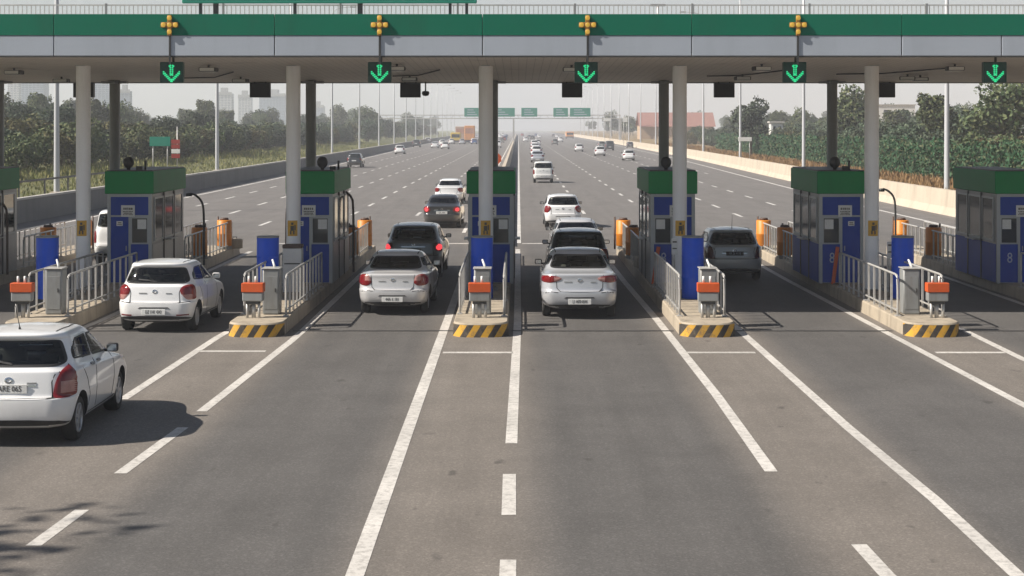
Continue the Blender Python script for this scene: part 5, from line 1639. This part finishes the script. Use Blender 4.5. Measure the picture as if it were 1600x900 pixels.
T = [make_tree('tree', '', 'tree', 8.0, 7.0, M['leaf_b'], 3000, .42, 13, seed=1), make_tree('tree', '', 'tree', 9.0, 6.0, M['leaf_a'], 3000, .42, 14, seed=2),
     make_tree('tree', '', 'tree', 7.0, 7.5, M['leaf_b'], 2800, .44, 12, seed=3), make_tree('tree', '', 'tree', 9.5, 8.5, M['leaf_a'], 3600, .45, 16, seed=4)]
Bs = [make_bush('', 4.2, 5.2, M['leaf_a'], 2300, .30, 9, 11), make_bush('', 3.6, 4.6, M['leaf_c'], 2200, .28, 8, 12), make_bush('', 5.0, 5.0, M['leaf_b'], 2500, .32, 10, 13)]
vused = set()
def plant(p, x, y, z, s, label, group):
    rz = random.uniform(0, 6.28)
    sc = (s * random.uniform(.9, 1.1), s * random.uniform(.9, 1.1), s * random.uniform(.88, 1.12))
    if p.name in vused:
        return dup(p, (x, y, z), rz, label, group, scale=sc)
    vused.add(p.name); p.location = (x, y, z); p.rotation_euler = (0, 0, rz); p.scale = sc; p['label'] = label; p['group'] = group
random.seed(33)
def row(protos, side, dx0, dx1, y0, y1, step, s0, s1, label, group, ymul=1.0):
    y = y0
    prof = VL if side < 0 else VR; edge = LEFT_F if side < 0 else RIGHT_F
    while y < y1:
        dx = random.uniform(dx0, dx1)
        x = xat(edge, y) + side * dx
        if -1000 < x < 1000:
            plant(random.choice(protos), x, y, vz(prof, dx) - .1, random.uniform(s0, s1), label, group)
        y += step * random.uniform(.7, 1.3); step *= ymul
# left: dense scrub along the bank, taller trees behind, thinning with distance
row(Bs, -1, 9.5, 13, 80, 330, 3.2, .62, .88, 'olive bush in the scrub belt on the left bank', 'bushes on the left bank')
row(Bs, -1, 17, 24, 96, 330, 5.0, .75, 1.0, 'olive bush in the scrub belt on the left bank', 'bushes on the left bank')
row(Bs, -1, 8, 13, 330, 700, 11, .9, 1.3, 'distant bush in the hazy scrub along the left carriageway', 'distant bushes on the left', 1.03)
row(T, -1, 34, 60, 170, 420, 7.5, .62, .9, 'hazy green tree behind the scrub on the left', 'trees behind the left scrub')
row(T, -1, 14, 40, 400, 1000, 13, .8, 1.1, 'pale distant tree in the tree line on the left horizon', 'distant trees on the left', 1.03)
row(T, -1, 70, 150, 280, 800, 12, .85, 1.2, 'pale distant tree in the tree line on the left horizon', 'distant trees on the left', 1.02)
# right
row(Bs, 1, 8.5, 11, 84, 330, 4.4, .60, .80, 'olive bush behind the clipped green hedge on the right bank', 'bushes on the right bank')
row(Bs, 1, 13, 20, 100, 330, 5.5, .66, .9, 'olive bush behind the clipped green hedge on the right bank', 'bushes on the right bank')
row(T, 1, 26, 42, 175, 420, 5.0, .50, .72, 'hazy green tree behind the bushes on the right', 'trees behind the right bushes')
row(T, 1, 8, 30, 500, 1000, 13, .7, 1.0, 'pale distant tree in the tree line on the right horizon', 'distant trees on the right', 1.03)
row(T, 1, 60, 140, 260, 800, 13, .9, 1.25, 'pale distant tree in the tree line on the right horizon', 'distant trees on the right', 1.02)
for (x, y, s, k, lb) in ((38.5, 122, .80, 3, 'big leafy tree at the right edge of the photo, nearest the booths'), (44.5, 130, .92, 1, 'second big leafy tree behind the one at the right edge'), (36.5, 134, .70, 1, 'leafy tree left of the big tree at the right edge'),
                         (36.5, 168, .72, 3, 'tall grey green tree between the two right columns'), (28.8, 190, .80, 0, 'tall tree right of the red roofed shed')):
    plant(T[k], x, y, 1.3, s, lb, None)
for (x, y, s, k, lb) in ((-53, 165, .74, 0, 'round dark tree rising above the scrub at the left edge of the photo'), (-47, 158, .80, 2, 'round dark tree above the scrub left of the second column'), (-42, 200, .72, 2, 'broad dark tree above the scrub right of the rear column at the left')):
    plant(T[k], x, y, 1.6, s, lb, None)
# street tree near the left lane, outside the frame, whose crown shades the road corner
t = make_tree('tree', 'tall tree beside the left lanes whose shadow falls on the near road', 'tree', 14, 6.5, M['leaf_a'], 900, .34, 9, trunk=.2, z_lo=.55, seed=9)
t.location = (-20.2, 12.6, 0)

# hedge: tall clipped planting along the right bank
random.seed(5)
def hedge(y0, y1, label):
    t = thing('hedge', label, 'hedge', (xat(RIGHT_F, y0) + 5.2, y0, .9))
    f = MB()
    y = y0
    while y < y1:
        dx = xat(RIGHT_F, y) - xat(RIGHT_F, y0)
        h = 2.3 * random.uniform(.85, 1.15)
        for lv in range(3):
            leaf_cloud(f, (dx + random.uniform(-.3, .3), y - y0, .35 + h * (lv + .4) / 3), (.55, .75, h / 4.5), 95, .24, flat=.5, upright=.6)
        y += .85
    f.build('foliage', M['leaf_hedge'], t, normals=False)
    st = MB()
    for k in range(int((y1 - y0) / 3)):
        yy = k * 3.0
        dx = xat(RIGHT_F, y0 + yy) - xat(RIGHT_F, y0)
        st.cyl((dx, yy, -.4), (dx + .1, yy, 1.8), .04, .02, n=6)
    st.build('stem', M['bark'], t)
hedge(78, 150, 'long dark green hedge on the right bank above the beige barrier')
hedge(151, 240, 'farther stretch of dark green hedge along the right bank')

def grass(name, side, edge, prof, d0, d1, y0, y1, n, h, mat, label=None):
    f = MB()
    for _ in range(n):
        y = y0 + (y1 - y0) * random.random() ** 1.5
        dx = random.uniform(d0, d1)
        x = xat(edge, y) + side * dx; z = vz(prof, dx) - .08
        hh = h * random.uniform(.4, 1.25); w_ = hh * random.uniform(.10, .22)
        a = random.uniform(0, 6.28)
        dxv = Vector((math.cos(a), math.sin(a), 0)) * w_
        lean = Vector((random.gauss(0, .25), random.gauss(0, .25), 1)) * hh
        o = Vector((x, y, z))
        f.poly([o - dxv, o + dxv, o + lean])
    return tag(f.build(name, mat, normals=False), kind='stuff')
grass('grass', -1, LEFT_F, VL, .4, 11.5, 58, 340, 42000, .30, M['grass_l'])
grass('tall_grass', -1, LEFT_F, VL, 6.5, 10.0, 58, 260, 9000, .48, M['grass_l'])
grass('dry_grass', 1, RIGHT_F, VR, .4, 6.0, 58, 330, 34000, .36, M['grass_r'])

# ------------------------------------------------------------------ buildings beyond the trees
def tower_mat(name, col, win):
    m, nt, b = new_mat(name)
    tc = N(nt, 'ShaderNodeTexCoord')
    br = N(nt, 'ShaderNodeTexBrick', i_Scale=.22); br.offset = 0.0
    br.inputs['Color1'].default_value = c4(win); br.inputs['Color2'].default_value = c4([x * 1.2 for x in win]); br.inputs['Mortar'].default_value = c4(col)
    br.inputs['Mortar Size'].default_value = .05
    mp = N(nt, 'ShaderNodeMapping'); mp.inputs['Rotation'].default_value = (R(90), 0, 0)
    nt.links.new(tc.outputs['Object'], mp.inputs['Vector']); nt.links.new(mp.outputs['Vector'], br.inputs['Vector'])
    nt.links.new(br.outputs['Color'], b.inputs['Base Color']); b.inputs['Roughness'].default_value = .5
    return m
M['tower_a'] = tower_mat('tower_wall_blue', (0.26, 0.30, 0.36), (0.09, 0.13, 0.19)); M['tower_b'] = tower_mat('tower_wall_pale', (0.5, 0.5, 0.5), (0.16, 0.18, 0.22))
def tower(label, u0, u1, v_top, d, mat, cap=True):
    d *= .62
    x0, x1 = (u0 - U0) * d / FPX, (u1 - U0) * d / FPX
    H = CAMZ - (v_top - V0) * d / FPX
    t = thing('tower_block', label, 'tower block', ((x0 + x1) / 2, d, 0)); w_ = (x1 - x0) / 2
    m = MB(); m.span((-w_, 0, 0), (w_, w_ * 1.6, H)); m.build('wall', mat, t)
    m = MB(); m.span((-w_ * .5, w_ * .3, H + .01), (w_ * .35, w_ * 1.1, H + 4)); m.span((-w_ * 1.02, -.5, H - 1.2), (w_ * 1.02, -.02, H + 1)); m.build('roof', M['roof_dark'], t)
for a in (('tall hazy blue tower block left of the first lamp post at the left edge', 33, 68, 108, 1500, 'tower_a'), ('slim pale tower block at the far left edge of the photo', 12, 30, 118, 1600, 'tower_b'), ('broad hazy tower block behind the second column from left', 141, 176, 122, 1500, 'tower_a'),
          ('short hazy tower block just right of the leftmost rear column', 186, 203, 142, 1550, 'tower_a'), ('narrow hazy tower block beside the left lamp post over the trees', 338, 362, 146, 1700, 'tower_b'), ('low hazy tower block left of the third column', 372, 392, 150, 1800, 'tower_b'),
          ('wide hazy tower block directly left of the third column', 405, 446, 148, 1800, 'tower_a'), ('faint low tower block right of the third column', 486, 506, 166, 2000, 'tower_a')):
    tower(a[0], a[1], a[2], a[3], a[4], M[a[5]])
M['shed_wall'] = pmat('shed_wall', (0.42, 0.30, 0.20), .9, var=.2, scale=.6)
M['red_roof'] = pmat('red_tiles', (0.28, 0.14, 0.115), .8, var=.15, scale=1)
t = thing('long_shed', 'long building with a red roof behind the trees right of the rear column', 'building', ((1058 - U0) * 440 / FPX, 440, 1.2))
m = MB(); m.span((-10.5, 0, 0), (10.5, 12, 4.0)); m.build('wall', M['shed_wall'], t)
m = MB()
a = [m.bm.verts.new(p) for p in ((-11, -.8, 3.7), (11, -.8, 3.7), (11, 6, 7.8), (-11, 6, 7.8))]; m.bm.faces.new(a)
b = [m.bm.verts.new(p) for p in ((-11, 12.8, 3.7), (11, 12.8, 3.7))]; m.bm.faces.new((a[3], a[2], b[1], b[0]))
m.build('roof', M['red_roof'], t)
for lb, u, d, w_, h in (('small white hut among the bushes left of the tall second lamp post', 1214, 215, 1.7, 4.0), ('white building glimpsed over the trees between the right columns', 1400, 360, 9, 8.6)):
    t = thing('white_house', lb, 'building', ((u - U0) * d / FPX, d, 1.2))
    m = MB(); m.span((-w_ / 2, 0, 0), (w_ / 2, w_, h)); m.build('wall', M['white'], t)
    m = MB(); m.span((-w_ / 2 - .2, -.2, h + .003), (w_ / 2 + .2, w_ + .2, h + .25)); m.build('roof', M['white_cap'], t)
    for sx in (-.22, .22):
        m = MB(); m.span((sx * w_ - w_ * .1, -.03, h * .7), (sx * w_ + w_ * .1, -.004, h * .88)); m.build('window', M['glass_opaque'], t)

# ------------------------------------------------------------------ air, sky, sun, camera
hz = MB(); hz.span((-2500, -110, -1.2), (2500, 2900, 118))
ho = hz.build('haze', [])
tag(ho, kind='stuff')
hm = bpy.data.materials.new('haze_air'); hm.use_nodes = True
nt = hm.node_tree; nt.nodes.remove(nt.nodes['Principled BSDF'])
pv = nt.nodes.new('ShaderNodeVolumePrincipled'); pv.inputs['Color'].default_value = (0.90, 0.93, 1.0, 1); pv.inputs['Density'].default_value = 0.0006; pv.inputs['Anisotropy'].default_value = 0.0
nt.links.new(pv.outputs[0], nt.nodes['Material Output'].inputs['Volume'])
ho.data.materials.append(hm)

SUN_EL, SUN_AZ = 40.5, 256.0     # azimuth clockwise from +Y (the road): sun over the left shoulder
wd = bpy.data.worlds.new('World'); scene.world = wd; wd.use_nodes = True
nt = wd.node_tree; bg = nt.nodes['Background']
sky = nt.nodes.new('ShaderNodeTexSky'); sky.sky_type = 'NISHITA'; sky.sun_disc = False
sky.sun_elevation = R(SUN_EL); sky.sun_rotation = R(SUN_AZ); sky.air_density = 1.0; sky.dust_density = 1.0; sky.ozone_density = 1.0
nt.links.new(sky.outputs[0], bg.inputs['Color']); bg.inputs['Strength'].default_value = 0.046
sl = bpy.data.lights.new('sun', 'SUN'); sl.energy = 5.0; sl.angle = R(0.55); sl.color = (1.0, 0.93, 0.83)
so = bpy.data.objects.new('sun', sl); COL.objects.link(so)
el, az = R(SUN_EL), R(SUN_AZ)
to_sun = Vector((math.sin(az) * math.cos(el), math.cos(az) * math.cos(el), math.sin(el)))
so.rotation_euler = to_sun.to_track_quat('Z', 'Y').to_euler(); so.location = to_sun * 60

cd = bpy.data.cameras.new('camera'); cd.sensor_width = 36; cd.lens = 36 * FPX / 1600
cd.shift_x = -(U0 - 800) / 1600; cd.shift_y = -(450 - V0) / 1600; cd.clip_start = .2; cd.clip_end = 6000
co = bpy.data.objects.new('camera', cd); COL.objects.link(co); co.location = (0, 0, CAMZ); co.rotation_euler = (R(90), 0, 0)
scene.camera = co
vs = scene.view_settings; vs.view_transform = 'Standard'; vs.look = 'None'; vs.exposure = 0.66; vs.gamma = 1.0; vs.use_curve_mapping = False
cy = scene.cycles
cy.use_denoising = True; cy.max_bounces = 8; cy.diffuse_bounces = 4; cy.transparent_max_bounces = 16; cy.volume_bounces = 2
cy.sample_clamp_indirect = 6
